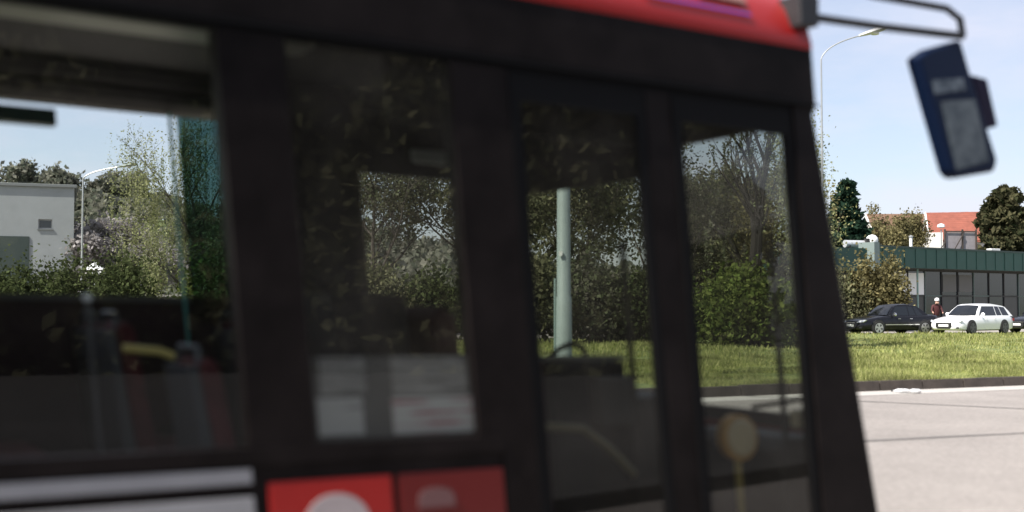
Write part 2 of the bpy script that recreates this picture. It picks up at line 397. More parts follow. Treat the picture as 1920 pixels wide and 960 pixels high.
broad_tree('weeping_birch', 35, T(1545, 38), 8.4, L_will, 'birch with thin hanging twigs beside the front corner of the bus', leaves=6, size=.05, strands=320, sl_=3.2, spread=.5, tr=.08, rad=1.5)
broad_tree('spring_tree', 36, T(1340, 66), 9.5, L_spring, 'low green tree filling the left part of the right door leaf', leaves=36, size=.15)
conifer('spruce', 41, T(1588, 72), WZ(333, 72), 2.5, L_conif, 'dark narrow spruce behind the left end of the green roofed building', dens=1.5)
conifer('pine', 42, T(1886, 92), WZ(346, 92), 4.4, L_pine, 'broad dark pine behind the green roofed building at the right edge', blunt=.28, dens=1.5, size=.26, cat='pine')
for i, (px, Y, py, sd, lb) in enumerate([(1652, 98, 380, 51, 'thin brown spring tree next to the dark spruce'), (1690, 94, 392, 52, 'low olive shrubby tree over the flat roof left of the white gable'), (1716, 104, 388, 53, 'pale budding tree just left of the red roof')]):
    broad_tree('budding_tree', sd, T(px, Y), WZ(py, Y), L_brown, lb, leaves=9, size=.13, spread=.5, rad=1.3)
bush('corner_shrub', 61, T(1645, 65), 1.6, 1.2, WZ(486, 65), L_brown, 'brownish shrub growing before the building, behind the black saloon', n=9000, size=.12, cat='shrub')
bush('corner_shrub', 62, T(1560, 65), 2.0, 1.3, 3.2, L_spring, 'dull green shrub next to the front edge of the bus, left of the brownish shrub', n=9000, size=.12, cat='shrub')
bush('lush_bush', 63, T(1415, 37), 1.45, 1.2, WZ(520, 37), L_lush, 'fresh green bush in the middle of the right door leaf', n=14000, size=.10)
bush('lush_bush', 64, T(1345, 42), 1.2, 1.2, 2.2, L_lush, 'smaller fresh green bush at the left side of the right door leaf', n=9000, size=.10)
bush('lush_bush', 65, T(1500, 40), 1.2, 1.2, 2.2, L_lush, 'fresh green bush behind the front pillar of the bus', n=9000, size=.10)
for i, (px, Y, r, h, lm, lb) in enumerate([
        (985, 41, 1.3, 3.0, L_spring, 'green bush left of the mast foot'), (1125, 43, 1.6, 3.1, L_grey, 'grey brown thicket right of the mast foot'),
        (1215, 43, 1.3, 2.6, L_dark, 'dark green bush beside the central door pillar'), (700, 44, 1.6, 2.9, L_spring, 'green bush over the left white notice'),
        (815, 45, 1.6, 2.6, L_dark, 'dark bush over the right white notice'), (560, 44, 1.7, 2.8, L_dark, 'dark bush behind the grey interior upright'),
        (430, 43, 1.8, 3.2, L_lush, 'green bush behind the teal partition')]):
    bush('hedge_bush', 70+i, T(px, Y), r, 1.2, h, lm, lb, n=8000, size=.11)
for i, (px, lb) in enumerate([(20, 'trimmed dark hedge block under the white building'), (130, 'dark hedge block at the corner of the white building'), (225, 'dark hedge block under the willow and the lamp')]):
    bush('hedge', 80+i, T(px, 40), 1.3, .8, WZ(503, 40), L_dark, lb, n=12000, size=.08, cat='hedge')
for i, (px, Y, py, lb) in enumerate([(178, 62, 425, 'pinkish blossoming tree just right of the lamp pole'), (225, 66, 405, 'taller pinkish blossoming tree next to the willow'), (120, 78, 420, 'blossoming tree behind the white building')]):
    broad_tree('blossom_tree', 90+i, T(px, Y), WZ(py, Y), L_bloss, lb, leaves=26, size=.14, spread=.65, tr=.1)
added_tree_belt()
# wooded hillside, one mass
def hill_wood():
    g = np.random.default_rng(77); C = []
    for _ in range(900):
        x = g.uniform(-150, 55); y = g.uniform(100, 260)
        h = g.uniform(3.0, 5.5); z = hill_z(x, y); n = 70
        c = g.normal(0, 1, (n, 3)); c /= np.linalg.norm(c, axis=1)[:, None]; c *= (g.random((n, 1))**.4)
        C.append(np.array([x, y, z+h*.55])+c*np.array([2.1, 2.1, h*.5]))
    return leaf_quads(g, np.concatenate(C), .75)
tag(npmesh('hillside_woodland', hill_wood(), L_wood), kind='stuff')
for i, px in enumerate([95, 112, 190, 215, 30, 262]):
    Y = 205+i*4; z = hill_z(WX(px, Y), Y)
    t = broad_tree('ridge_tree', 100+i, (WX(px, Y), Y, z), WZ([312, 318, 330, 325, 300, 322][i], Y)-z, L_wood, ['first round tree on the ridge above the flat white roof', 'dense round tree on the ridge over the corner of the white roof', 'small tree on the ridge right of the lamp pole', 'bare tree on the ridge under the lamp arm', 'tree on the ridge at the left edge of the view', 'ridge tree almost touching the willow'][i], leaves=16, size=.55, cr_=1.3, depth=3, tr=.3)

# ------------------------------------------------------------------ white building at the left
m_white = mat('grey white render', (.27, .285, .29), .85, var=.08, scale=.8)  # grey white over the whole wall, with slight random tone
m_cop = mat('grey coping', (.16, .17, .17), .7)
m_dglass = mat('dark window glass', (.02, .025, .03), .12, spec=.8)
m_frame = mat('grey window frame', (.3, .3, .3), .5)
Y = 60; x1 = WX(137, Y); x0 = x1-9; zt = WZ(352, Y)
RB = R(20.6); b = empty('white_building', (x1-9*math.cos(RB), Y-9*math.sin(RB), 0), RB, 'plain flat roofed white building with a small window behind the hedge at the left', 'building')
wx0, wx1, wz0, wz1 = WX(75, Y)-x0, WX(99, Y)-x0, WZ(430, Y), WZ(412, Y)
q = MB()   # front wall pieces around two windows
L = 9; v0, v1 = WX(40, Y)-x0, WX(68, Y)-x0
q.box(0, L, 0, .3, 0, wz0).box(0, L, 0, .3, wz1, zt).box(0, wx0, 0, .3, wz0, wz1).box(wx1, L, 0, .3, wz0, wz1)
q.box(L-.3, L, .3, 9, 0, zt).box(0, .3, .3, 9, 0, zt).box(0, L, 8.7, 9, 0, zt)
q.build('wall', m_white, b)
MB().box(-.12, L+.12, -.12, 9.12, zt, zt+.16).build('roof', m_cop, b, bevel=.02)
for a, c in ((wx0, wx1),):
    wf = MB().box(a, c, .12, .2, wz0, wz0+.06).box(a, c, .12, .2, wz1-.06, wz1).box(a, a+.05, .12, .2, wz0+.06, wz1-.06).box(c-.05, c, .12, .2, wz0+.06, wz1-.06).build('window', m_frame, b)
    MB().box(a+.05, c-.05, .15, .17, wz0+.06, wz1-.06).build('pane', m_dglass, wf)
    MB().box(a-.05, c+.05, -.06, .1, wz0-.06, wz0-.003).build('sill', m_cop, wf)
MB().box(1.0, WX(60, Y)-x0, -.05, -.01, 2.6, WZ(445, Y)).build('dark_panel', mat('dark green shutter', (.03, .045, .04), .6), b)

# ------------------------------------------------------------------ street lamps, mast
m_galv = mat('galvanised steel', (.42, .43, .43), .45, metal=.6, var=.1, scale=6)
m_lhead = mat('lamp head grey paint', (.6, .6, .6), .4)
m_ldk = mat('weathered dark lamp paint', (.16, .2, .19), .5)
def lamp(px, py_top, px_head, py_head, Y, r, label, m_head):
    bx = WX(px, Y); t = empty('street_lamp', (bx, Y, 0), 0, label, 'street lamp')
    zt = WZ(py_top, Y); hx = WX(px_head, Y)-bx; hz = WZ(py_head, Y)
    MB().tube([(0, 0, -.05), (0, 0, 1.2)], [r*1.5, r*1.45], 12).build('base', m_galv, t)
    MB().tube([(0, 0, 1.2), (0, 0, zt*.6), (0, 0, zt)], [r, r*.8, r*.6], 10).build('pole', m_galv, t)
    pts = []
    for i in range(13):
        u = i/12; pts.append((hx*(2*u*(1-u)*.10+u*u), 0, zt+(hz-zt)*(2*u*(1-u)*.62+u*u)))
    MB().tube(pts, r*.5, 8).build('arm', m_galv, t)
    e = Vector(pts[-1]); d = (Vector(pts[-1])-Vector(pts[-3])).normalized(); s = 1 if hx > 0 else -1
    q = MB(); secs = [(-.1, .05, .04), (.1, .12, .07), (.4, .17, .10), (.65, .14, .08), (.75, .05, .03)]; vs = []; n = 12
    for a_, hw, hh in secs:
        c = e+d*a_
        for k in range(n):
            an = 2*math.pi*k/n; vs.append((c.x, c.y+math.cos(an)*hw, c.z+math.sin(an)*hh*(1 if math.sin(an) > 0 else .6)))
    q.add(vs, [(i*n+k, i*n+(k+1) % n, (i+1)*n+(k+1) % n, (i+1)*n+k) for i in range(4) for k in range(n)]+[tuple(range(n)), tuple(range(4*n, 5*n))]); q.smooth = True
    hd = q.build('lamp_head', m_head, t)
    c = e+d*.38; MB().lathe([(.02, -.1), (.11, -.085), (.12, -.055)], (c.x, c.y, c.z)).build('lens', mat('frosted lens', (.7, .7, .66), .3), hd)
    return t
lamp(153, 335, 222, 312, 50, .055, 'thin grey street lamp beside the white building with its arm bending right', m_ldk)
lamp(1544, 108, 1622, 62, 33, .036, 'tall street lamp with a white head under the bus mirror arm', m_lhead)
m_mast = mat('pale green mast paint', (.29, .345, .33), .55, var=.08, scale=3)
Y = 21.5; t = empty('traction_mast', (WX(1057, Y), Y, .1), 0, 'thick pale green steel mast standing on the verge behind the front door', 'mast')
MB().tube([(0, 0, 0), (0, 0, 1.6), (0, 0, 1.62), (0, 0, 8.5)], [.155, .145, .13, .10], 20).build('pole', m_mast, t)
MB().tube([(-.165, -.02, .1), (-.16, -.02, 1.95)], .022, 8).build('conduit', mat('old green conduit', (.25, .33, .31), .5), t)
MB().box(-.09, -.03, -.17, -.14, 2.36, 2.44).build('number_plate', mat('small white plate', (.85, .85, .82), .5), t)

# fence, white canopy, marker post
m_fence = mat('grey brown fence boards', (.15, .135, .12), .85, var=.3, scale=2)
Y = 62; fa, fb = WX(-80, Y), WX(1330, Y); t = empty('board_fence', (fa, Y-2, 0), 0, 'long low grey brown fence running behind the bushes', 'fence')
zt = WZ(553, Y); q = MB(); x = 0; r_ = random.Random(9); i = 0
while x < fb-fa:
    q.box(x, x+.17, 0, .03, .05, zt-.1+r_.uniform(-.02, .02)); x += .185
q.build('board_panel', m_fence, t)
MB().box(0, fb-fa, -.05, -.003, zt-.12, zt).build('top_rail', mat('pale top rail', (.28, .27, .25), .8), t)
x = 0
while x < fb-fa: MB().box(x, x+.12, .033, .15, 0, zt+.04).build('post', m_fence, t); x += 2.5
Y = 52; t = empty('garden_canopy', (WX(178, Y), Y, 0), 0, 'small white peaked fabric canopy showing above the dark hedge', 'canopy')
z = WZ(506, Y); m_fab = mat('white fabric', (.85, .85, .85), .8)
MB().tube([(0, 0, 0), (0, 0, z+.2)], .03, 8).build('pole', m_galv, t)
MB().lathe([(.5, z), (.3, z+.16), (.1, z+.3), (.02, z+.36)], (0, 0, 0), n=8).build('fabric', m_fab, t, smooth=False)
MB().box(-.1, .62, -.35, -.3, z-.2, z-.08).build('valance', m_fab, t)

# ------------------------------------------------------------------ green-fascia building
m_teal = mat('dark green fascia sheet', (.018, .070, .057), .55, var=.12, scale=1.2)
m_blk = mat('dark window band', (.03, .03, .032), .35, var=.2, scale=1)
m_facade = mat('dark facade cladding', (.028, .026, .026), .7, var=.25, scale=1)
m_mull = mat('green grey mullion', (.07, .10, .09), .5)
m_blind = mat('pale roller blind', (.8, .79, .78), .8)
m_flat = mat('grey roof felt', (.33, .35, .36), .7)
Bd = Vector((math.cos(R(36)), math.sin(R(36))))
Y = 68; ox = WX(1655, Y)
b = empty('low_building', (ox, Y, 0), R(36), 'low flat roofed building with deep dark green fascia and dark glazing behind the cars', 'building')
zr = WZ(463, Y); zf = WZ(501, Y); Lb = 34; Db = 16
MB().box(0, Lb, .9, 1.15, 0, .55).box(0, Lb, .9, 1.15, zf-.14, zf).box(0, .3, 1.15, Db, 0, zf).box(Lb-.3, Lb, 1.15, Db, 0, zf).box(0, Lb, Db-.3, Db, 0, zf).build('wall', m_facade, b)
MB().box(-.35, Lb, 0, .12, zf, zr).box(-.5, -.353, 0, Db, zf, zr).build('fascia', m_teal, b)
rib = MB().box(0, .03, -.03, -.003, zf+.02, zr-.05).build('fascia_rib', mat('fascia rib', (.018, .065, .052), .5), b)
x = 1.05
while x < Lb: rb = rib.copy(); COL.objects.link(rb); rb.location.x = x; x += 1.05
MB().box(-.52, Lb, -.05, .15, zr, zr+.1).box(-.35, Lb, .16, Db, zr-.3, zr-.15).build('roof', mat('dark roof edge', (.035, .06, .055), .6), b)
MB().box(-.35, Lb, .12, .9, zf-.03, zf).build('soffit', mat('dark grey soffit', (.06, .06, .06), .8), b)  # soffit board in one even dark grey
x = .25; k = 0; r_ = random.Random(4)
while x < Lb-1.8:
    x2 = x+1.72
    wf = MB().box(x, x+.08, .93, 1.05, .55, zf-.14).box(x+.08, x2, .93, 1.05, 2.0, 2.08).box(x+.08, x2, .93, 1.05, .55, .63).build('window', m_mull if k % 3 == 0 else m_facade, b)
    MB().box(x+.08, x2, .99, 1.0, .63, 2.0).build('pane', m_dglass if k % 2 else m_blk, wf)
    MB().box(x+.08, x2, .992, 1.0, 2.08, zf-.14).build('pane', m_dglass, wf)
    if k in (1, 2, 10, 15): MB().box(x+.12, x2-.04, .97, .98, 2.1, zf-.25).build('blind', m_blind, wf)
    if k in (4, 5): MB().box(x+.2, x2-.1, .97, .98, 2.3, zf-.3).build('blind', mat('dim blind', (.13, .125, .12), .8), wf)
    x = x2; k += 1
MB().tube([(3.9, .4, 0), (3.9, .4, zf)], .06, 10).build('downpipe', mat('pale green pipe', (.22, .33, .30), .5), b)
MB().box(-1.0, -.52, -.2, .9, zf-.4, zr+.25).build('corner_pier', mat('grey green pier', (.2, .25, .24), .6), b)
q = MB().box(-6.5, -1.003, .5, Db-2, 0, zf-.2); q.build('side_wing', m_facade, b)
MB().box(-6.6, -1.003, .3, .48, zf-.25, zr-.1).build('wing_fascia', m_teal, b)
# rooftop pieces (world placed)
Y = 69.5; t = empty('roof_duct', (WX(1606, Y), Y, zr-.1), R(20), 'silver duct lying on the flat roof left of the white dome', 'duct')
MB().tube([(-.8, 0, .35), (.8, 0, .35)], .22, 16).build('pipe', mat('bright zinc', (.7, .72, .73), .35, metal=.5), t)
MB().box(-.6, -.5, -.2, .2, 0, .3).box(.5, .6, -.2, .2, 0, .3).build('foot', m_facade, t)
Y = 69.5; t = empty('roof_vent', (WX(1636, Y), Y, zr-.05), 0, 'white rounded ventilator dome with a dark mouth at the roof corner', 'roof ventilator')
MB().lathe([(.20, 0), (.20, .3), (.32, .36), (.36, .5), (.33, .66), (.2, .8), (.04, .85)], (0, 0, 0)).build('dome', mat('white plastic dome', (.85, .85, .85), .4), t)
MB().box(-.42, -.24, -.3, .2, .1, .62).build('mouth', m_facade, t)
Y = 76; t = empty('roof_chimney', (WX(1709, Y), Y, zr-.25), 0, 'slim white vent pipe next to the white gable above the roof', 'vent pipe')
MB().tube([(0, 0, 0), (0, 0, 1.25)], .1, 12).build('pipe', mat('white pipe', (.8, .8, .8), .5), t)
MB().lathe([(.14, 1.253), (.14, 1.32), (.02, 1.4)], (0, 0, 0)).build('cap', m_galv, t)
Y = 77; t = empty('roof_screen', (WX(1772, Y), Y, zr-.2), R(8), 'grey sheet screen with dark posts and braces standing on the flat roof', 'screen')
wd = WX(1836, Y)-WX(1772, Y); z1 = WZ(432, Y)-zr+.2
MB().box(.05, wd, 0, .04, .25, z1-.1).build('sheet_panel', mat('grey corrugated sheet', (.25, .23, .24), .6, var=.15, scale=5), t)
for xx in (0.0, wd*.55, wd*.98): MB().box(xx-.04, xx+.04, -.12, -.003, 0, z1+.08).build('post', m_kerb, t)
q = MB(); q.tube([(-.6, -.16, .2), (0, -.16, .95)], .04, 4); q.build('brace', m_kerb, t)
q = MB(); q.tube([(wd*.2, -.16, .2), (wd*.55, -.16, z1-.25)], .04, 4); q.build('brace', m_kerb, t)
MB().box(0, wd, -.10, -.063, z1-.1, z1-.02).build('rail', m_kerb, t)
Y = 80; t = empty('roof_floodlight', (WX(1766, Y), Y, zr-.2), 0, 'small white floodlight on a pole beside the roof screen', 'floodlight')
MB().tube([(0, 0, 0), (0, 0, WZ(430, Y)-zr+.2)], .04, 8).build('pole', m_galv, t)
z1 = WZ(427, Y)-zr+.2; MB().lathe([(.1, z1), (.26, z1+.05), (.24, z1+.2), (.08, z1+.28)], (0, 0, 0)).build('lamp_head', mat('white lamp housing', (.9, .9, .9), .4), t)
for px, lb in ((1792, 'small white roof box in front of the grey screen'), (1888, 'larger white roof box below the pine')):
    Y = 74; s = .55 if px < 1800 else 1.0
    t = empty('roof_box', (WX(px, Y), Y+2, WZ(477, Y+2)-.1), R(25), lb, 'roof unit', 'white boxes on the flat roof')
    MB().box(-.4*s, .4*s, -.2, .2, .0, .42*s+.05).build('casing', mat('white casing', (.8, .8, .78), .5), t, bevel=.02)
    MB().lathe([(.08*s, -.215), (.12*s, -.21), (.12*s, -.203)], (-.15*s, 0, .22*s), axis='y').build('grille', m_facade, t)

# ------------------------------------------------------------------ red-roofed house
def tilemat(name, col):
    m = mat(name, col, .8, var=.22, scale=1.5); n = m.node_tree.nodes; l = m.node_tree.links
    wv = n.new('ShaderNodeTexWave'); wv.bands_direction = 'Z'; wv.inputs['Scale'].default_value = 1.6; wv.inputs['Distortion'].default_value = .6
    t = n.new('ShaderNodeTexCoord'); l.new(t.outputs['Object'], wv.inputs['Vector'])
    bp = n.new('ShaderNodeBump'); bp.inputs['Strength'].default_value = .5; bp.inputs['Distance'].default_value = .05
    l.new(wv.outputs[0], bp.inputs['Height']); l.new(bp.outputs[0], n['Principled BSDF'].inputs['Normal']); return m
m_red = tilemat('orange red roof tiles', (.22, .066, .042)); m_brn = tilemat('brown weathered tiles', (.15, .085, .052))
m_wall = mat('cream house wall', (.72, .70, .66), .9, var=.06)
def house(name, xr0, xr1, Y, zridge, zeave, half, mr, label, rz=0):
    b = empty(name, (xr0, Y, 0), rz, label, 'house'); Lx = xr1-xr0
    q = MB(); q.box(.3, Lx-.3, -half+.4, half-.4, 0, zeave+.1)
    for xx in (.3, Lx-.5): q.prism([(-half+.4, zeave+.1), (half-.4, zeave+.1), (0, zridge-.25)], 'x', xx, xx+.2)
    q.build('wall', m_wall, b)
    th = .18; s = (zridge-zeave)/half
    rf = MB().prism([(-half, zeave-.1), (0, zridge), (half, zeave-.1), (half, zeave-.1+th), (0, zridge+th), (-half, zeave-.1+th)], 'x', 0, Lx).build('roof', mr, b)
    MB().prism([(-half-.02, zeave-.2), (0, zridge-.12), (half, zeave-.2), (half, zeave+.02+th), (0, zridge+th+.04), (-half-.02, zeave+.02+th)], 'x', -.12, -.004).build('verge_board', mat('white verge board', (.8, .8, .78), .6), rf)
    return b, rf
Y = 112; b, rf = house('red_roofed_house', WX(1738, Y), WX(1905, Y)+2, Y, WZ(402, Y), WZ(456, Y), 3.4, m_red, 'house with a bright orange red tiled roof and white gable behind the low building', R(-14))
MB().box(-1.3, .9, -5.4, -3.0, 0, WZ(442, Y)).build('porch_wall', m_wall, b)
MB().box(3.2, 3.9, .2, .8, WZ(406, Y)-1.1, WZ(396, Y)-.1).build('chimney', mat('brick chimney', (.3, .14, .1), .9), rf)
Y = 124; b, rf = house('brown_roofed_house', WX(1625, Y), WX(1735, Y), Y, WZ(404, Y), WZ(452, Y), 3.4, m_brn, 'house with a brown tiled roof behind the budding trees left of the red roof')

# ------------------------------------------------------------------ cars
m_tyre = mat('tyre rubber', (.02, .02, .02), .85); m_rim = mat('alloy rim', (.55, .55, .56), .3, metal=.8)
m_cglass = mat('car window glass', (.008, .010, .012), .08, spec=.6, coat=.1)
m_lampg = mat('headlight glass', (.6, .63, .65), .1, spec=.9, metal=.4)
m_blackp = mat('black trim plastic', (.02, .02, .022), .5)
m_plate = mat('white number plate', (.8, .8, .8), .5); m_tail = mat('red tail light', (.3, .01, .01), .2)
m_chrome = mat('bright trim', (.7, .7, .7), .15, metal=.9)
def make_car(name, loc, rz, paint, L, Wd, H, cab, label, estate, rim):
    c = empty(name, loc, rz, label, 'car'); hw = Wd/2
    # body loft: (x, half width, z bottom, z shoulder)
    st = [(-.5, .74, .36, .60), (-.492, .86, .27, .76), (-.465, .94, .22, .86 if estate else .93), (-.40, .985, .20, .93 if estate else .96), (-.25, 1, .19, .93), (0, 1, .19, .91),
          (.15, 1, .19, .90), (.24, .99, .19, .88), (.33, .975, .20, .82), (.42, .93, .21, .74), (.465, .87, .22, .67), (.488, .78, .25, .60), (.5, .62, .30, .52)]
    q = MB(); vs = []; n = 0
    for x, ww, zb, zs in st:
        w_ = hw*ww; half = [(.0, zb), (w_*.8, zb), (w_*.96, zb+.06), (w_, zb+(zs-zb)*.35), (w_*.995, zb+(zs-zb)*.62), (w_*.965, zs-.07), (w_*.91, zs-.012), (w_*.78, zs+.01), (w_*.4, zs+.035), (0, zs+.04)]
        ring = [(x*L, y, z) for y, z in half]+[(x*L, -y, z) for y, z in half[-2:0:-1]]; n = len(ring); vs += ring
    q.add(vs, [(i*n+k, i*n+(k+1) % n, (i+1)*n+(k+1) % n, (i+1)*n+k) for i in range(len(st)-1) for k in range(n)]+[tuple(range(n)), tuple(range((len(st)-1)*n, len(st)*n))])
    q.smooth = True; bo = q.build('body', paint, c)
    zb = .89; x1, x2, x3, x4 = [k*L for k in cab]; zr = H; zr3 = H-(.07 if estate else .05)
    yb, yt = hw*.91, hw*.68
    def side(x, z, out=0):
        return yb+(yt-yb)*(z-zb)/(zr-zb)+out
    prof = [(x1, zb), (x1+(x2-x1)*.5, zb+(zr-zb)*.54), (x2+.02, zr-.05), (x2-.18, zr-.005), ((x2+x3)/2, zr+.015), (x3+.2, zr3-.0), (x3, zr3-.06), (x3+(x4-x3)*.5, zb+(zr3-zb)*.5), (x4, zb)]
    vs = []
    for x, z in prof:
        ys = side(x, z); vs += [(x, -ys, z), (x, -ys*.8, z+.03 if z > zb+.1 else z), (x, 0, z+.045 if z > zb+.1 else z), (x, ys*.8, z+.03 if z > zb+.1 else z), (x, ys, z)]
    k5 = len(prof); q = MB()
    fs = [(i*5+j, i*5+j+1, (i+1)*5+j+1, (i+1)*5+j) for i in range(k5-1) for j in range(4)]
    fs += [tuple(i*5 for i in range(k5)), tuple(i*5+4 for i in range(k5))]
    q.add(vs, fs); q.smooth = True; q.build('roof', paint, c)
    # windscreen / rear window: proud panels
    def panel(nm, rows, sgn, inset):
        q = MB(); P = []; nr = len(rows)
        for o_ in (.022, .0):
            for x, z in rows:
                ys = side(x, z)-inset; k_ = 1 if z > zb+.1 else .3
                for yy, dz in ((-ys, 0), (-ys*.8, .025), (0, .045), (ys*.8, .025), (ys, 0)):
                    P.append((x+sgn*o_, yy, z+dz*k_+o_))
        f = [(r*5+j, r*5+j+1, r*5+j+6, r*5+j+5) for r in range(nr-1) for j in range(4)]; f += [tuple(5*nr+i for i in t) for t in f]
        q.add(P, f); return q.build(nm, m_cglass, c, smooth=True)
    lp = lambda a_, b_, t_: (a_[0]+(b_[0]-a_[0])*t_, a_[1]+(b_[1]-a_[1])*t_)
    panel('windscreen', [lp(prof[0], prof[1], .12), prof[1], lp(prof[1], prof[2], .82)], 1, .07)
    panel('rear_window', [lp(prof[8], prof[7], .2), prof[7], lp(prof[7], prof[6], .75)], -1, .1)
    # side windows, each side split in panes
    def sw(poly, s):
        q = MB(); P = [(x, s*side(x, z, .006), z) for x, z in poly]+[(x, s*side(x, z, -.01), z) for x, z in poly]; n = len(poly)
        q.add(P, [tuple(range(n)), tuple(range(n, 2*n))]+[(i, (i+1) % n, n+(i+1) % n, n+i) for i in range(n)]); q.build('side_window', m_cglass, c)
    za, zt_ = zb+.045, zr-.085; mid = (x2+x3)/2-.02
    rq = x3+.35 if not estate else x3+.62
    for s in (-1, 1):
        sw([(x1-.22, za), (x2-.0, zt_), (mid+.03, zt_), (mid+.03, za)], s)
        sw([(mid-.03, za), (mid-.03, zt_), (rq, zt_-.01), (rq-.1, za)], s)
        sw([(rq-.16, za), (rq-.05, zt_-.01), (x3+.1, zt_-.05), (x4+(.32 if estate else .38), za)], s)
    # wheels
    wb = L*.30; R_ = .33
    for sx in (1, -1):
        for s in (-1, 1):
            cx = sx*wb-(.02 if sx > 0 else -.05)
            q = MB().lathe([(.375, -.09), (.375, .012)], (cx, s*(hw-.012), R_+.03), axis='y', n=28); q.build('wheel_arch', m_blackp, c)
            wh = MB().lathe([(R_-.06, -.11), (R_, -.085), (R_, .075), (R_-.05, .10), (R_-.09, .09)], (cx, s*(hw-.07), R_), axis='y', n=28).build('wheel', m_tyre, c)
            q = MB().lathe([(.04, s*.0), (.23, s*.0), (.245, s*.02)], (cx, s*(hw+.022), R_), axis='y', n=24); q.build('rim', rim, wh)
            q = MB()
            for k in range(5):
                an = k*2*math.pi/5+.3; an2 = an+math.pi/5; p_ = [(math.cos(an2-.2)*.09, math.sin(an2-.2)*.09), (math.cos(an2+.2)*.09, math.sin(an2+.2)*.09), (math.cos(an2+.24)*.21, math.sin(an2+.24)*.21), (math.cos(an2-.24)*.21, math.sin(an2-.24)*.21)]
                q.prism([(cx+a_, R_+b_) for a_, b_ in p_], 'y', s*(hw+.026), s*(hw+.046))
            q.build('rim_gap', m_blackp, wh)
    # lights, grille, plates, mirrors, trim
    fx = L*.5
    for s in (-1, 1):
        q = MB(); P = [(fx*.985, s*hw*.50, .56), (fx*.93, s*hw*.865, .60), (fx*.86, s*hw*.945, .70), (fx*.945, s*hw*.55, .665)]
        off = [(x+.035, y+s*.012, z+.03) for x, y, z in P]; q.add(P+off, [(0, 1, 2, 3), (4, 5, 6, 7), (0, 1, 5, 4), (1, 2, 6, 5), (2, 3, 7, 6), (3, 0, 4, 7)]); q.build('headlight', m_lampg, c)
        MB().box(-fx+.0, -fx*.955, s*hw*.55 if s > 0 else -hw*.93, hw*.93 if s > 0 else -hw*.55, .66, .79).build('tail_light', m_tail, c)
        q = MB(); q.lathe([(.02, -.06), (.09, -.04), (.10, .02), (.04, .06)], (x1-.32, s*(hw*.93+.12), zb+.09), axis='x', n=12); q.tube([(x1-.32, s*hw*.87, zb+.05), (x1-.32, s*(hw*.93+.06), zb+.07)], .02, 6); q.build('wing_mirror', paint if estate else m_chrome, c)
        MB().box(fx*.955, fx*.985, s*hw*.48 if s > 0 else -hw*.82, hw*.82 if s > 0 else -hw*.48, .31, .385).build('fog_intake', m_blackp, c)
        if not estate: MB().box(-L*.22, L*.21, s*hw*1.0 if s > 0 else -hw-.014, hw+.014 if s > 0 else -hw*1.0, .47, .51).build('side_strip', m_chrome, c)
        for xx in (.02*L, -.13*L): MB().box(xx, xx+.16, s*(hw*.985) if s > 0 else -hw-.02, hw+.02 if s > 0 else -(hw*.985), .76, .785).build('door_handle', m_chrome if not estate else paint, c)
    gy = .44 if estate else .40
    gp = [(-gy*.75, .30), (gy*.75, .30), (gy, .40), (gy*.95, .60), (-gy*.95, .60), (-gy, .40)]
    gr = MB().prism(gp, 'x', fx*.96, fx+.015).build('grille', m_blackp, c)
    MB().box(fx+.018, fx+.03, -.27, .27, .40, .51).build('number_plate', m_plate, gr)
    MB().box(fx+.016, fx+.022, -gy*.9, gy*.9, .575, .595).build('trim', m_chrome, gr)
    return c
p_black = mat('black car paint', (.006, .006, .008), .25, coat=.25, spec=.3); p_white = mat('white car paint', (.86, .86, .87), .25, coat=.8)
YB = 58.5
make_car('saloon_car', (WX(1668, YB), YB, .05), math.pi+R(21), p_black, 4.75, 1.80, 1.46, (.17, .045, -.24, -.36), 'black saloon car with a chrome side strip parked by the building', False, m_rim)
make_car('estate_car', (WX(1821, YB), YB, .05), math.pi+R(36), p_white, 4.75, 1.85, 1.47, (.19, .045, -.38, -.47), 'white estate car parked right of the black saloon', True, mat('dark rim', (.12, .12, .13), .35, metal=.6))
make_car('hatchback_car', (WX(1959, 62), 62, .03), math.pi+R(25), p_black, 4.2, 1.78, 1.48, (.19, .06, -.36, -.47), 'dark car only just showing at the right edge of the photo', True, m_rim)

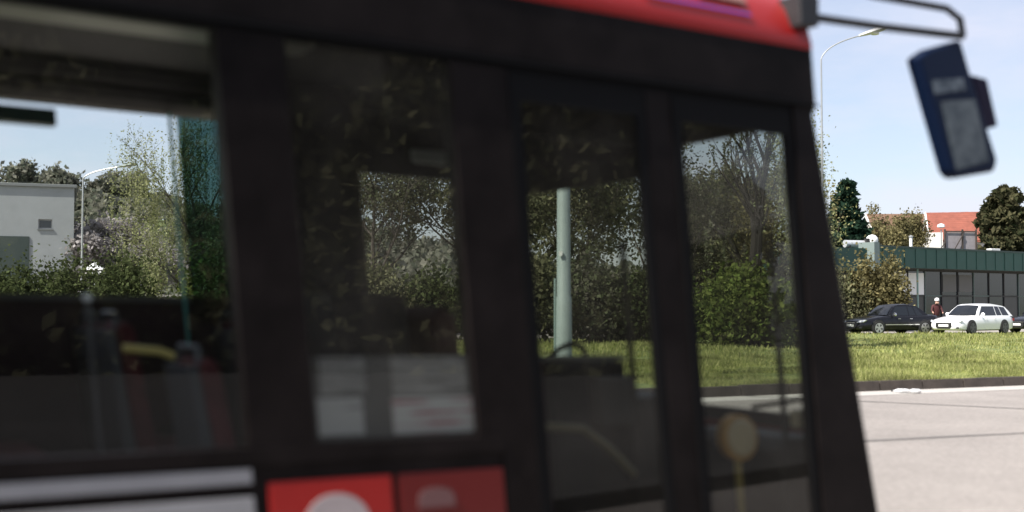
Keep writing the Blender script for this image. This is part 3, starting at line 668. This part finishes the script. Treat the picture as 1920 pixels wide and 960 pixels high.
# ------------------------------------------------------------------ person by the cars
def person():
    Y = 61.5; t = empty('person', (WX(1755, Y), Y, .03), 0, 'person in dark red top and white cap leaning forward between the two cars', 'person')
    V = [(0, 0, .95), (0, -.02, 1.15), (-.02, -.08, 1.36), (-.03, -.12, 1.47), (-.03, -.17, 1.58), (-.03, -.18, 1.70),
         (.17, -.08, 1.42), (.25, -.16, 1.16), (.20, -.38, 1.02), (-.22, -.08, 1.42), (-.32, -.2, 1.18), (-.30, -.42, 1.02),
         (.10, .02, .88), (.12, -.04, .48), (.13, .02, .06), (.14, -.12, .03), (-.10, .02, .88), (-.13, -.02, .48), (-.16, .06, .06), (-.17, -.08, .03)]
    E_ = [(0, 1), (1, 2), (2, 3), (3, 4), (4, 5), (2, 6), (6, 7), (7, 8), (2, 9), (9, 10), (10, 11), (0, 12), (12, 13), (13, 14), (14, 15), (0, 16), (16, 17), (17, 18), (18, 19)]
    rr = [.155, .15, .16, .07, .095, .085, .065, .05, .035, .065, .05, .035, .095, .065, .045, .035, .095, .065, .045, .035]
    me = bpy.data.meshes.new('body'); me.from_pydata(V, E_, []); o = bpy.data.objects.new('body', me); COL.objects.link(o); o.parent = t
    s = o.modifiers.new('skin', 'SKIN'); o.modifiers.new('sub', 'SUBSURF').levels = 2; o.modifiers['sub'].render_levels = 2
    if not me.skin_vertices: bpy.context.view_layer.update()
    for i, sv_ in enumerate(me.skin_vertices[0].data): sv_.radius = (rr[i], rr[i]); sv_.use_root = (i == 0)
    bpy.context.view_layer.update(); ev = o.evaluated_get(bpy.context.evaluated_depsgraph_get()); m2 = bpy.data.meshes.new_from_object(ev)
    o.modifiers.clear(); o.data = m2; m2.materials.clear()
    for m in (mat('skin', (.45, .27, .2), .6), mat('dark red jacket', (.07, .018, .02), .8, var=.2), mat('dark trousers', (.03, .03, .04), .8)): m2.materials.append(m)
    for p in m2.polygons:
        z = p.center.z; y = p.center.y
        p.material_index = 0 if z > 1.5 or (y < -.33 and .9 < z < 1.15) else (1 if z > .92 else 2); p.use_smooth = True
    MB().lathe([(.115, 1.68), (.12, 1.72), (.105, 1.79), (.05, 1.835), (.01, 1.84)], (-.03, -.17, 0)).build('cap', mat('white cap', (.85, .85, .85), .7), t)
person()

# debris in the gutter
m_deb = mat('crumpled white plastic', (.55, .55, .55), .5, var=.4, scale=12)
v = Vector(((1697-960)/F*21.0, 20.85)); t = empty('litter', (v.x, v.y, .006), R(-10), 'flattened white plastic bottle lying in the pale gutter', 'litter')
MB().lathe([(.010, -.28), (.015, -.25), (.04, -.20), (.042, -.05), (.025, 0), (.042, .05), (.04, .16), (.02, .20)], (0, 0, .036), axis='x', n=12).build('bottle', m_deb, t)
MB().lathe([(.015, -.31), (.017, -.283)], (0, 0, .036), axis='x', n=10).build('bottle_cap', m_blackp, t)

# ------------------------------------------------------------------ THE BUS
bd = Vector((.8501, .5264, -.0157)).normalized(); bl = Vector((-bd.y, bd.x, 0)).normalized(); bu = bd.cross(bl)
bus = empty('bus', label='red and black city bus passing close by, its front at the right', cat='bus')
bus.matrix_world = Matrix(((bd.x, bl.x, bu.x, -.0895), (bd.y, bl.y, bu.y, 4.9867), (bd.z, bl.z, bu.z, 0), (0, 0, 0, 1)))
KS = .11
def lean(v): return (v[0]-KS*(v[2]-1.6), v[1], v[2])     # uprights lean back towards the rear
def BM(): return MB(lean)
m_bred = mat('red bus paint', (.33, .009, .008), .4, coat=.1, var=.06, scale=3)
m_bblk = mat('black bus paint', (.0105, .0082, .0080), .5, spec=.09, var=.6, scale=2.2)
m_rub = mat('black rubber', (.004, .004, .0045), .7, spec=.15)
m_bwht = mat('pale grey bus stripe', (.30, .30, .31), .5, var=.1)
m_roofw = mat('grey bus roof', (.3, .3, .3), .5)
m_int = mat('dark interior panel', (.028, .026, .026), .8, var=.15, scale=2)
m_int2 = mat('mid grey interior trim', (.07, .066, .064), .6, var=.1)
m_ceil = mat('interior ceiling', (.05, .05, .047), .7, var=.1)
m_floor = mat('dark bus floor', (.018, .018, .02), .7)
m_seat = mat('dark red seat fabric', (.07, .010, .012), .9, var=.35, scale=14)
m_seat2 = mat('grey seat shell', (.06, .06, .062), .5)
m_yel = mat('yellow handrail', (.62, .50, .16), .4)
m_teal2 = glass('teal partition glass', (.07, .14, .135), .5, haze=.03)
g_rear = glass('pale green window glass', (.97, 1.0, .98), .7, haze=.006)
g_far = glass('clear far window glass', (1, 1, 1), .8)
g_dark = glass('dark tinted glass', (.50, .52, .50), .7, haze=.045)
g_door = glass('door glass', (.44, .45, .42), .7, haze=.04)
g_wind = glass('windscreen glass', (.85, .90, .88), .9)
WID = 2.5; XF, XR = 2.0, -9.6; T_ = .06
ZS, ZT, ZB1, ZRF = 1.04, 2.63, 2.93, 3.16
def part(name, m, q, parent=bus, **k): return q.build(name, m, parent, **k)
# upper band, groove, cove, roof
part('upper_band', m_bblk, BM().box(XR, XF+.02, 0, T_, ZT+.03, ZB1))
part('roof_gutter', m_rub, BM().box(XR, XF+.02, .012, T_, ZT-.02, ZT+.03).box(XR, XF+.02, -.018, 0, ZT+.005, ZT+.022))
cove = [(0, ZB1), (-.006, ZB1+.02), (.01, ZB1+.10), (.05, ZB1+.20), (.12, ZB1+.28), (.22, ZB1+.33), (.22, ZB1+.28), (.12, ZB1+.2), (.06, ZB1)]
part('roof_cove', m_bred, BM().prism(cove, 'x', XR, XF+.02), smooth=True)
part('blue_stripe', mat('blue stripe', (.03, .05, .38), .4), BM().prism([(.008, ZB1+.120), (.012, ZB1+.130), (.006, ZB1+.131), (.002, ZB1+.121)], 'x', .95, 1.62))
part('lettering_patch', mat('dull bronze lettering', (.28, .14, .12), .5), BM().prism([(.035, ZB1+.185), (.055, ZB1+.215), (.047, ZB1+.219), (.027, ZB1+.188)], 'x', 1.30, 1.62))
part('roof', m_roofw, BM().box(XR, XF-.1, .22, WID-.22, ZB1+.25, ZB1+.33))
part('roof_cove', m_bred, BM().prism([(WID-a_, b_) for a_, b_ in cove], 'x', XR, 1.6))
part('upper_band', m_bblk, BM().box(XR, 1.6, WID-T_, WID, 2.667, ZB1))
# ceiling
part('ceiling', m_ceil, BM().box(XR, XF-.2, T_, WID-T_, 2.86, 2.9))
part('ceiling_duct', m_int2, BM().prism([(WID-T_, 2.67), (WID-.16, 2.67), (WID-.45, 2.86), (WID-T_, 2.86)], 'x', XR, .4))
part('ceiling_duct', m_int2, BM().prism([(T_, 2.64), (.14, 2.64), (.34, 2.86), (T_, 2.86)], 'x', XR, .1))
part('ceiling_light', mat('unlit ceiling diffuser', (.3, .31, .28), .4), BM().box(XR+.3, -.3, 1.0, 1.25, 2.83, 2.855))
part('duct_grille', mat('black duct grille', (.01, .01, .01), .7), BM().prism([(WID-.235, 2.70), (WID-.30, 2.745), (WID-.30, 2.752), (WID-.235, 2.71)], 'x', XR, .3).prism([(WID-.36, 2.79), (WID-.43, 2.84), (WID-.43, 2.83), (WID-.36, 2.78)], 'x', XR, .3))
# window header trim on the far side: two rails
part('window_header', mat('brown grey header rail', (.08, .066, .063), .55), BM().box(XR, 0, WID-.14, WID-.09, 2.665, 2.71).box(XR, 0, WID-.10, WID-.065, 2.73, 2.76))
# pillars near side
def pillar(x0, x1, z0, z1, y0=0, y1=T_, nm='pillar', m=None, mat2=None):
    return part(nm, m or m_bblk, BM().box(x0, x1, y0, y1, z0, z1))
ZL = .34
for a_, c_ in ((-1.13, -.86), (-.13, .15)): pillar(a_, c_, ZS, ZT-.02, .004, T_+.04)
for a_, c_ in ((-2.75, -2.6), (-4.25, -4.1), (-5.75, -5.6), (-7.25, -7.1), (-8.75, -8.6), (XR, XR+.1)): pillar(a_, c_, ZS, ZT-.02, .004, T_)
pillar(-.02, .15, ZL, ZS, .004, T_)
# front corner: raked, rounded post
fr = [(0.0, 0), (.05, .0)]
def fx_(z): return XF+.03+max(0, (2.6-z))*.125                # extra rake of the front face
q = MB(lean); zs_ = [ZL, .6, 1.0, 1.5, 2.0, 2.6, ZB1]; n = 6; vs = []
for z in zs_:
    e = fx_(z); vs += [(XF-.14, .002, z), (e-.04, .002, z), (e, .035, z), (e+.02, .10, z), (e-.03, .12, z), (XF-.14, .075, z)]
q.add(vs, [(i*n+k, i*n+(k+1) % n, (i+1)*n+(k+1) % n, (i+1)*n+k) for i in range(len(zs_)-1) for k in range(n)]+[tuple(range(n)), tuple(range((len(zs_)-1)*n, len(zs_)*n))])
part('front_pillar', m_bblk, q)
q = MB(lean); vs = []
XFF = 1.62                                                    # the far front corner is rounded well back
for z in zs_:
    e = XFF+max(0, 2.6-z)*.10; vs += [(e-.20, WID-.07, z), (e-.03, WID-.09, z), (e+.02, WID-.05, z), (e, WID-.02, z), (e-.04, WID, z), (e-.20, WID, z)]
q.add(vs, [(i*n+k, i*n+(k+1) % n, (i+1)*n+(k+1) % n, (i+1)*n+k) for i in range(len(zs_)-1) for k in range(n)]+[tuple(range(n)), tuple(range((len(zs_)-1)*n, len(zs_)*n))])
part('front_pillar', m_bblk, q)
# curved front face
def plan():
    P = []
    for i in range(25):
        u = i/24; y = .11+(WID-.11-.06)*u
        P.append((y, .08*math.sin(min(1, u*1.6)*math.pi*.5)*(1-u)*1.6-.42*max(0, (u-.45)/.55)**2.4))
    return P
def fbox(z0, z1, t=.05, back=0):
    q = MB(lean); P = plan(); vs = []
    for y, dx in P:
        for z in (z0, z1):
            e = fx_(z)+.02-back+dx; vs += [(e, y, z), (e-t, y, z)]
    m_ = len(P); fs = [(4*i, 4*i+2, 4*i+6, 4*i+4) for i in range(m_-1)]; q.smooth = True
    if t:
        fs += [(4*i+1, 4*i+3, 4*i+7, 4*i+5) for i in range(m_-1)]+[(4*i, 4*i+1, 4*i+5, 4*i+4) for i in range(m_-1)]+[(4*i+2, 4*i+3, 4*i+7, 4*i+6) for i in range(m_-1)]+[(0, 1, 3, 2), (4*m_-4, 4*m_-3, 4*m_-1, 4*m_-2)]
    return q.add(vs, fs)
part('front_panel', m_bred, fbox(ZL, .92))
part('front_panel_top', m_bblk, fbox(.923, 1.0))
part('front_header', m_bblk, fbox(2.58, ZB1+.25, back=.01))
part('windscreen', g_wind, fbox(1.0, 2.578, 0, .02))
# side windows near
def pane(x0, x1, z0, z1, g_, y=.03, nm='window', frame=None):
    o = part(nm, g_, BM().add([(x0, y, z0), (x1, y, z0), (x1, y, z1), (x0, y, z1)], [(0, 1, 2, 3)]))
    return o
pane(-2.6, -1.13, ZS, ZT-.02, g_rear)
wn = pane(-.86, -.13, ZS, ZT-.02, g_dark)
for a_, c_ in ((-4.1, -2.75), (-5.6, -4.25), (-7.1, -5.75), (-8.6, -7.25), (-9.5, -8.75)): pane(a_, c_, ZS, ZT-.02, g_dark)
# lower body near side
part('belt_band', m_bblk, BM().box(XR, -.02, -.004, T_, .972, ZS))
part('belt_backing', m_bblk, BM().box(XR, -.02, .012, T_, ZL, .970))
part('side_stripe', m_bwht, BM().box(-2.6, -1.13, .002, .0115, .905, .960), bevel=.002)
part('side_panel', m_bwht, BM().box(-2.6, -1.13, .002, .0115, ZL, .855), bevel=.002)
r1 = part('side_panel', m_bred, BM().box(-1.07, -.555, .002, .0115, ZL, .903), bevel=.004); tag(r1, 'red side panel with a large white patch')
r2 = part('side_panel', mat('darker red panel', (.12, .003, .003), .45), BM().box(-.525, -.03, .002, .0115, ZL, .903), bevel=.004); tag(r2, 'red side panel with a small white patch')  # a darker red than the panel before it
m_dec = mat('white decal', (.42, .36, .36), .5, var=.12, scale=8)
def dome(cx, w_, zt, zb, flat=.45):
    P = [(cx-w_/2, zb)]+[(cx-w_/2*math.cos(a_)*(1 if abs(math.cos(a_)) > flat else 1), zb+(zt-zb)*min(1, math.sin(a_)**.45)) for a_ in [math.pi*k/16 for k in range(1, 16)]]+[(cx+w_/2, zb)]
    return P
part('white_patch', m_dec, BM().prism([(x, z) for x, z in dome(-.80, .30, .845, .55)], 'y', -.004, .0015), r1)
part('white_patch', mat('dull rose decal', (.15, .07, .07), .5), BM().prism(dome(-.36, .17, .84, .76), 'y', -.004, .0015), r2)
for a_, c_ in ((-9.5, -7.3), (-7.2, -4.4), (-4.3, -2.7)): part('side_panel', m_bred, BM().box(a_, c_, .002, .0115, ZL, .886))
# notices behind the glass
def notice_mat(name, base, ink, sc, thr):
    m = mat(name, base, .7); n = m.node_tree.nodes; l = m.node_tree.links; t = n.new('ShaderNodeTexCoord'); wv = n.new('ShaderNodeTexWave'); wv.bands_direction = 'Z'
    wv.inputs['Scale'].default_value = sc; wv.inputs['Distortion'].default_value = 0
    nz_ = n.new('ShaderNodeTexNoise'); nz_.inputs['Scale'].default_value = 9; mp_ = n.new('ShaderNodeMapping'); mp_.inputs['Scale'].default_value = (.6, 1, 6)
    l.new(t.outputs['Object'], mp_.inputs[0]); l.new(mp_.outputs[0], nz_.inputs['Vector']); l.new(t.outputs['Object'], wv.inputs['Vector'])
    ml = n.new('ShaderNodeMath'); ml.operation = 'MULTIPLY'; l.new(wv.outputs[0], ml.inputs[0]); l.new(nz_.outputs[0], ml.inputs[1])
    c = n.new('ShaderNodeValToRGB'); a_, b_ = c.color_ramp.elements; a_.position = thr; b_.position = thr+.12; a_.color = (*base, 1); b_.color = (*ink, 1)
    l.new(ml.outputs[0], c.inputs[0]); l.new(c.outputs[0], n['Principled BSDF'].inputs['Base Color']); return m
nA = notice_mat('dim printed notice', (.52, .50, .50), (.16, .15, .15), 8, .33)
nB = notice_mat('white notice', (.75, .74, .75), (.25, .24, .25), 6, .46)
nC = notice_mat('white notice with red print', (.85, .83, .84), (.55, .16, .2), 7, .38)
m_paper = mat('grey notice board', (.20, .19, .19), .7, var=.1, scale=6)
for x0, x1, z0, z1, m in ((-.815, -.62, 1.225, 1.372, nA), (-.835, -.64, 1.066, 1.215, nB), (-.50, -.155, 1.215, 1.372, nA), (-.51, -.135, 1.06, 1.208, nC)):
    part('notice', m, BM().box(x0, x1, .034, .037, z0, z1), wn)
part('notice_board', m_paper, BM().box(-.84, -.135, .040, .045, 1.05, 1.375), wn)
# front door: two leaves with frames
def leaf(x0, x1, nm='front_door'):
    fr_ = .05; y0, y1 = .012, .05
    d_ = part(nm, m_rub, BM().box(x0, x0+fr_, y0, y1, ZL+.02, ZT-.022).box(x1-fr_, x1, y0, y1, ZL+.02, ZT-.022).box(x0+fr_, x1-fr_, y0, y1, 2.48, ZT-.022).box(x0+fr_, x1-fr_, y0, y1, ZL+.02, .46))
    part('pane', g_door, BM().add([(x0+fr_, .03, .46), (x1-fr_, .03, .46), (x1-fr_, .03, 2.48), (x0+fr_, .03, 2.48)], [(0, 1, 2, 3)]), d_)
    part('seal', m_rub, BM().box(x0-.012, x0, .0, .04, ZL+.05, ZT-.03), d_)
    q = BM(); 
    q.tube([(x1-.13, .1, .8), (x1-.13, .1, 1.9)], .016, 8); part('grab_rail', m_blackp, q, d_)
    return d_
leaf(.165, .905); leaf(1.07, fx_(2.6)-.175)
part('door_post', m_bblk, BM().box(.905, 1.058, .008, .10, ZL, ZT-.02))
# far side: sill wall, windows and pillars
YF0, YF1 = WID-T_, WID
ZFS, ZFT = 1.62, 2.665
part('far_wall', mat('dark maroon wall panel', (.040, .022, .022), .8, var=.3, scale=2), BM().box(XR, .38, YF0, YF1, ZL, ZFS).box(.38, 1.15, YF0, YF1, ZL, 1.55).box(1.15, 1.45, YF0, YF1, ZL, 1.28))
part('far_outer_panel', m_bred, BM().box(XR, 1.5, WID+.001, WID+.006, ZL, .9))
for a_, c_ in ((-1.75, -1.62), (-.18, .40), (-3.2, -3.05), (-4.7, -4.55), (-6.2, -6.05), (-7.7, -7.55), (XR, XR+.1), (1.28, 1.36)):
    part('far_pillar', m_int, BM().box(a_, c_, YF0, YF1, ZFS if a_ < .4 and a_ > -9.7 and c_ < .5 else 1.28, ZFT))
prev = -.18
for a_, c_ in ((-1.62, -.18), (-3.05, -1.75), (-4.55, -3.2), (-6.05, -4.7), (-7.55, -6.2), (-9.5, -7.7), (.40, 1.28)):
    z0 = ZFS if c_ < .3 else 1.55; z1 = ZFT
    part('far_window', g_far, BM().add([(a_, WID-.03, z0), (c_, WID-.03, z0), (c_, WID-.03, z1), (a_, WID-.03, z1)], [(0, 1, 2, 3)]))
part('window_ledge', mat('pale ledge', (.10, .095, .09), .6), BM().box(XR, -.18, YF0-.05, YF0-.002, ZFS-.03, ZFS+.005))
# blinds and cab
part('side_blind', m_int, BM().box(.40, 1.36, YF0-.04, YF0-.015, 2.42, 2.84))
part('sun_blind', m_int, BM().box(1.70, 1.72, .98, 2.42, 2.35, 2.74))
part('cab_header', m_int, BM().box(.02, 1.85, .9, .94, 2.5, 2.86))
part('rear_bulkhead', m_int, BM().box(XR, XR+.05, T_, WID-T_, ZL, 2.9))
part('floor', m_floor, BM().box(XR, XF, T_, WID-T_, .30, .34))
part('underbody', m_rub, BM().box(XR+.3, XF-.2, .15, WID-.15, .2, .296))
for x_ in (-.62, -6.9):
    for y_ in (.16, WID-.16): part('wheel', m_tyre, MB().lathe([(.3, -.12), (.47, -.11), (.47, .10), (.42, .12), (.2, .08)], (x_+.12, y_, .475), axis='y', n=32))
# dashboard, steering wheel, driver's seat, cab door
part('dashboard', mat('dark dashboard', (.015, .015, .017), .6), BM().prism([(1.32, .34), (1.32, .95), (1.40, 1.10), (1.62, 1.12), (1.80, 1.05), (1.80, .34)], 'y', .85, WID-.12), bevel=.02)
part('front_shelf', mat('grey front shelf', (.03, .03, .03), .6), BM().prism([(1.72, .34), (1.72, .86), (1.80, .93), (2.06, .93), (2.06, .34)], 'y', .14, .846), bevel=.02)
q = BM(); q.tube([(1.42+.13*math.sin(a_), 1.68+.235*math.cos(a_), 1.18+.19*math.sin(a_)) for a_ in [2*math.pi*k/28 for k in range(29)]], .017, 8, caps=False); sw_ = part('steering_wheel', m_rub, q)
q = BM(); q.tube([(1.42, 1.45, 1.18), (1.42, 1.91, 1.18)], .014, 6).tube([(1.42, 1.68, 1.18), (1.62, 1.68, 1.02)], .035, 8); part('steering_column', m_rub, q, sw_)
ds = part('driver_seat', mat('driver seat fabric', (.10, .035, .03), .9, var=.3, scale=12), BM().prism([(.52, .95), (.62, .86), (.60, 1.50), (.52, 1.60), (.44, 1.52)], 'y', 1.42, 1.92).box(.56, 1.04, 1.42, 1.92, .84, .95), bevel=.03)
part('seat_base', m_rub, BM().box(.66, .95, 1.52, 1.82, .34, .838), ds)
part('cab_door', mat('brown red cab door', (.13, .06, .05), .7, var=.3, scale=5), BM().box(.36, .86, .98, 1.01, .36, 1.30), bevel=.01)
part('cab_door_rail', mat('pale cab rail', (.25, .24, .21), .5), BM().box(.30, 1.40, .97, 1.02, 1.302, 1.33))
part('cash_desk', m_int, BM().box(.90, 1.38, .95, 1.35, .36, 1.298), bevel=.02)
part('ticket_printer', m_int2, BM().box(1.10, 1.36, .84, .94, .95, 1.22), bevel=.02)
part('cab_bulkhead', m_int, BM().box(.30, .34, 1.02, WID-T_, .34, 1.3).box(.30, .34, 2.0, WID-T_, 1.3, 2.86))
q = BM(); q.tube([(.30, .60, .96), (.55, .60, 1.0), (.80, .58, .98), (.93, .55, .88), (1.05, .50, .74)], .022, 10); part('handrail', mat('dull yellow rail', (.30, .26, .13), .4), q)
q = BM(); q.tube([(-1.02, .22, .36), (-1.02, .22, 2.86)], .02, 10); part('stanchion', m_int2, q)
q = BM(); q.tube([(-.72, .40, .36), (-.72, .40, 2.86)], .02, 10); part('stanchion', m_int2, q)
q = BM(); q.tube([(-1.28, 1.20, 1.375), (-1.12, 1.2, 1.36), (-.94, 1.20, 1.29), (-.87, 1.2, 1.27)], .02, 10); part('handrail', m_yel, q)
# validator: round yellow machine on a post
vp = part('ticket_validator', mat('grey validator face', (.88, .76, .52), .5), BM().lathe([(.02, .25), (.085, .25), (.10, .265), (.105, .31), (.10, .35), (.03, .36)], (1.575, 0, .93), axis='y', n=28))
part('validator_rim', mat('orange validator rim', (.85, .48, .13), .5), BM().lathe([(.106, .265), (.118, .27), (.118, .325), (.106, .33)], (1.575, 0, .93), axis='y', n=28), vp)
part('validator_post', m_yel, BM().tube([(1.575, .31, .34), (1.575, .31, .815)], .02, 8), vp)
part('side_indicator', mat('amber and white lamp', (.95, .85, .6), .3), BM().box(1.86, 1.95, .14, .20, .98, 1.075), bevel=.01)
# wiper on the windscreen
q = BM(); q.tube([(fx_(1.05)+.04, .9, 1.02), (fx_(1.1)+.045, .45, 1.10), (fx_(1.15)+.045, .18, 1.05)], .014, 6); wp = part('wiper', m_rub, q)
# passenger seats
def bus_seat(x, y, top=1.62):
    s = part('seat', m_seat, BM().prism([(x-.05, .85), (x+.05, .82), (x-.02, top-.04), (x-.06, top), (x-.11, top-.04)], 'y', y, y+.42).box(x-.02, x+.40, y, y+.42, .76, .86), bevel=.025)
    part('seat_shell', m_seat2, BM().prism([(x-.115, .80), (x-.055, .80), (x-.115, top-.05), (x-.15, top-.05)], 'y', y+.01, y+.41), s)
    part('seat_leg', m_rub, BM().box(x+.12, x+.2, y+.16, y+.26, .34, .758), s)
    q = BM(); q.tube([(x-.10, y+.05, top-.05), (x-.09, y+.08, top+.03), (x-.09, y+.34, top+.03), (x-.10, y+.37, top-.05)], .014, 6); part('seat_handle', m_seat2, q, s)
    return s
for x in (-1.95, -1.12, -.35, -2.8, -3.65, -4.5, -5.4):
    bus_seat(x, 1.98, 1.50 if x > -3 else 1.6); 
    if x < -.5: bus_seat(x, 1.52, 1.50 if x > -3 else 1.6)
for x in (-2.15, -2.95, -3.8, -4.6, -5.5): bus_seat(x, .16, 1.5)
bus_seat(-1.0, .62, 1.36)
gp_ = part('grab_pole', m_int2, BM().tube([(-1.42, 1.2, .36), (-1.42, 1.2, 1.59)], .014, 8))
part('white_knob', mat('white knob', (.9, .9, .88), .4), BM().lathe([(.008, -.022), (.022, -.008), (.022, .008), (.008, .022)], (-1.42, 1.2, 1.60)), gp_)
# teal partition and cabinet behind the cab
part('partition', m_teal2, BM().add([(-.62, YF0-.12, 1.5), (-.18, YF0-.12, 1.5), (-.18, YF0-.12, 2.64), (-.62, YF0-.12, 2.64)], [(0, 1, 2, 3)]))
part('partition', m_int, BM().box(-.20, .30, 2.0, 2.03, .34, 2.86))
part('partition_edge', mat('teal edge trim', (.10, .38, .34), .4), BM().box(-.66, -.645, YF0-.12, YF0-.10, 1.34, 2.66))
part('ceiling_display', mat('dark green display', (.02, .06, .055), .5), BM().box(-1.85, -1.35, 1.9, 2.0, 2.47, 2.55))
part('equipment_cabinet', m_int, BM().box(-.15, .28, 1.4, 1.98, .34, 1.65), bevel=.02)
part('pale_bar', mat('pale grey bar', (.35, .38, .37), .5), BM().box(.35, .62, 1.3, 1.36, 2.36, 2.43), bevel=.01)  # small pale bar under the cab ceiling
# exterior mirror: bracket, two arms, housing
def BP(px, py, w_):
    r = Vector(((px-960)/F, math.cos(PITCH)-(480-py)/F*math.sin(PITCH), math.sin(PITCH)+(480-py)/F*math.cos(PITCH)))
    o = bus.matrix_world.inverted(); c = o @ Vector((0, 0, EYE)); d_ = o.to_3x3() @ r; t_ = (w_-c.y)/d_.y; return c+d_*t_
mw = -.16
br = BP(1510, 35, .02); a1 = BP(1805, 68, mw); u0 = BP(1640, -8, -.06); u1 = BP(1775, 16, mw); u2 = BP(1800, 36, mw)
mir = part('mirror_bracket', m_blackp, MB().prism([(br.x-.11, br.z-.07), (br.x+.02, br.z-.055), (br.x+.02, br.z+.10), (br.x-.12, br.z+.10)], 'y', -.06, .1), bevel=.012)
part('mirror_arm', m_blackp, MB().tube([(br.x, -.02, br.z), tuple(BP(1650, 50, -.09)), tuple(a1)], .022, 10))
part('mirror_arm', m_blackp, MB().tube([(br.x-.02, -.02, br.z+.22), tuple(u0), tuple(u1), tuple(u2), tuple(a1)], .020, 10))
H_ = [(1722, 106), (1745, 90), (1803, 74), (1822, 140), (1872, 300), (1866, 322), (1795, 334), (1784, 322)]
def hous(P, y0, dy, nm, m, parent=bus, bevel=.0, rot=0):
    pts = [BP(a_, b_, y0) for a_, b_ in P]; q = MB(); n = len(pts); q.prism([(p.x, p.z) for p in pts], 'y', y0, y0+dy); return part(nm, m, q, parent, bevel=bevel)
m_hous = mat('dark navy mirror housing', (.003, .010, .034), .5, spec=.15)
mh = hous(H_, mw, .09, 'mirror_housing', m_hous, bevel=.02)
hous([(1823, 140), (1852, 148), (1872, 236), (1849, 243)], mw+.02, .1, 'mirror_side_lobe', mat('dark violet lobe', (.010, .005, .024), .5, spec=.15), mh, bevel=.01)
m_mirr = mat('mirror with painted reflections', (.01, .03, .06), .25, spec=.3, var=.6, scale=9, col2=(.12, .14, .15))  # broken reflections are painted in as lighter blotches of colour
hous([(1748, 150), (1806, 146), (1812, 168), (1754, 176)], mw-.006, .005, 'mirror_glass', mat('painted upper reflection', (.02, .05, .09), .4, spec=.3, var=.6, scale=16, col2=(.17, .20, .23)), mh)  # upper glass patch, its pale reflection painted into the colour
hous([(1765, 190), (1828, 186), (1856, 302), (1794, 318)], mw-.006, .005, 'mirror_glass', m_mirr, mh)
bpy.context.view_layer.update()
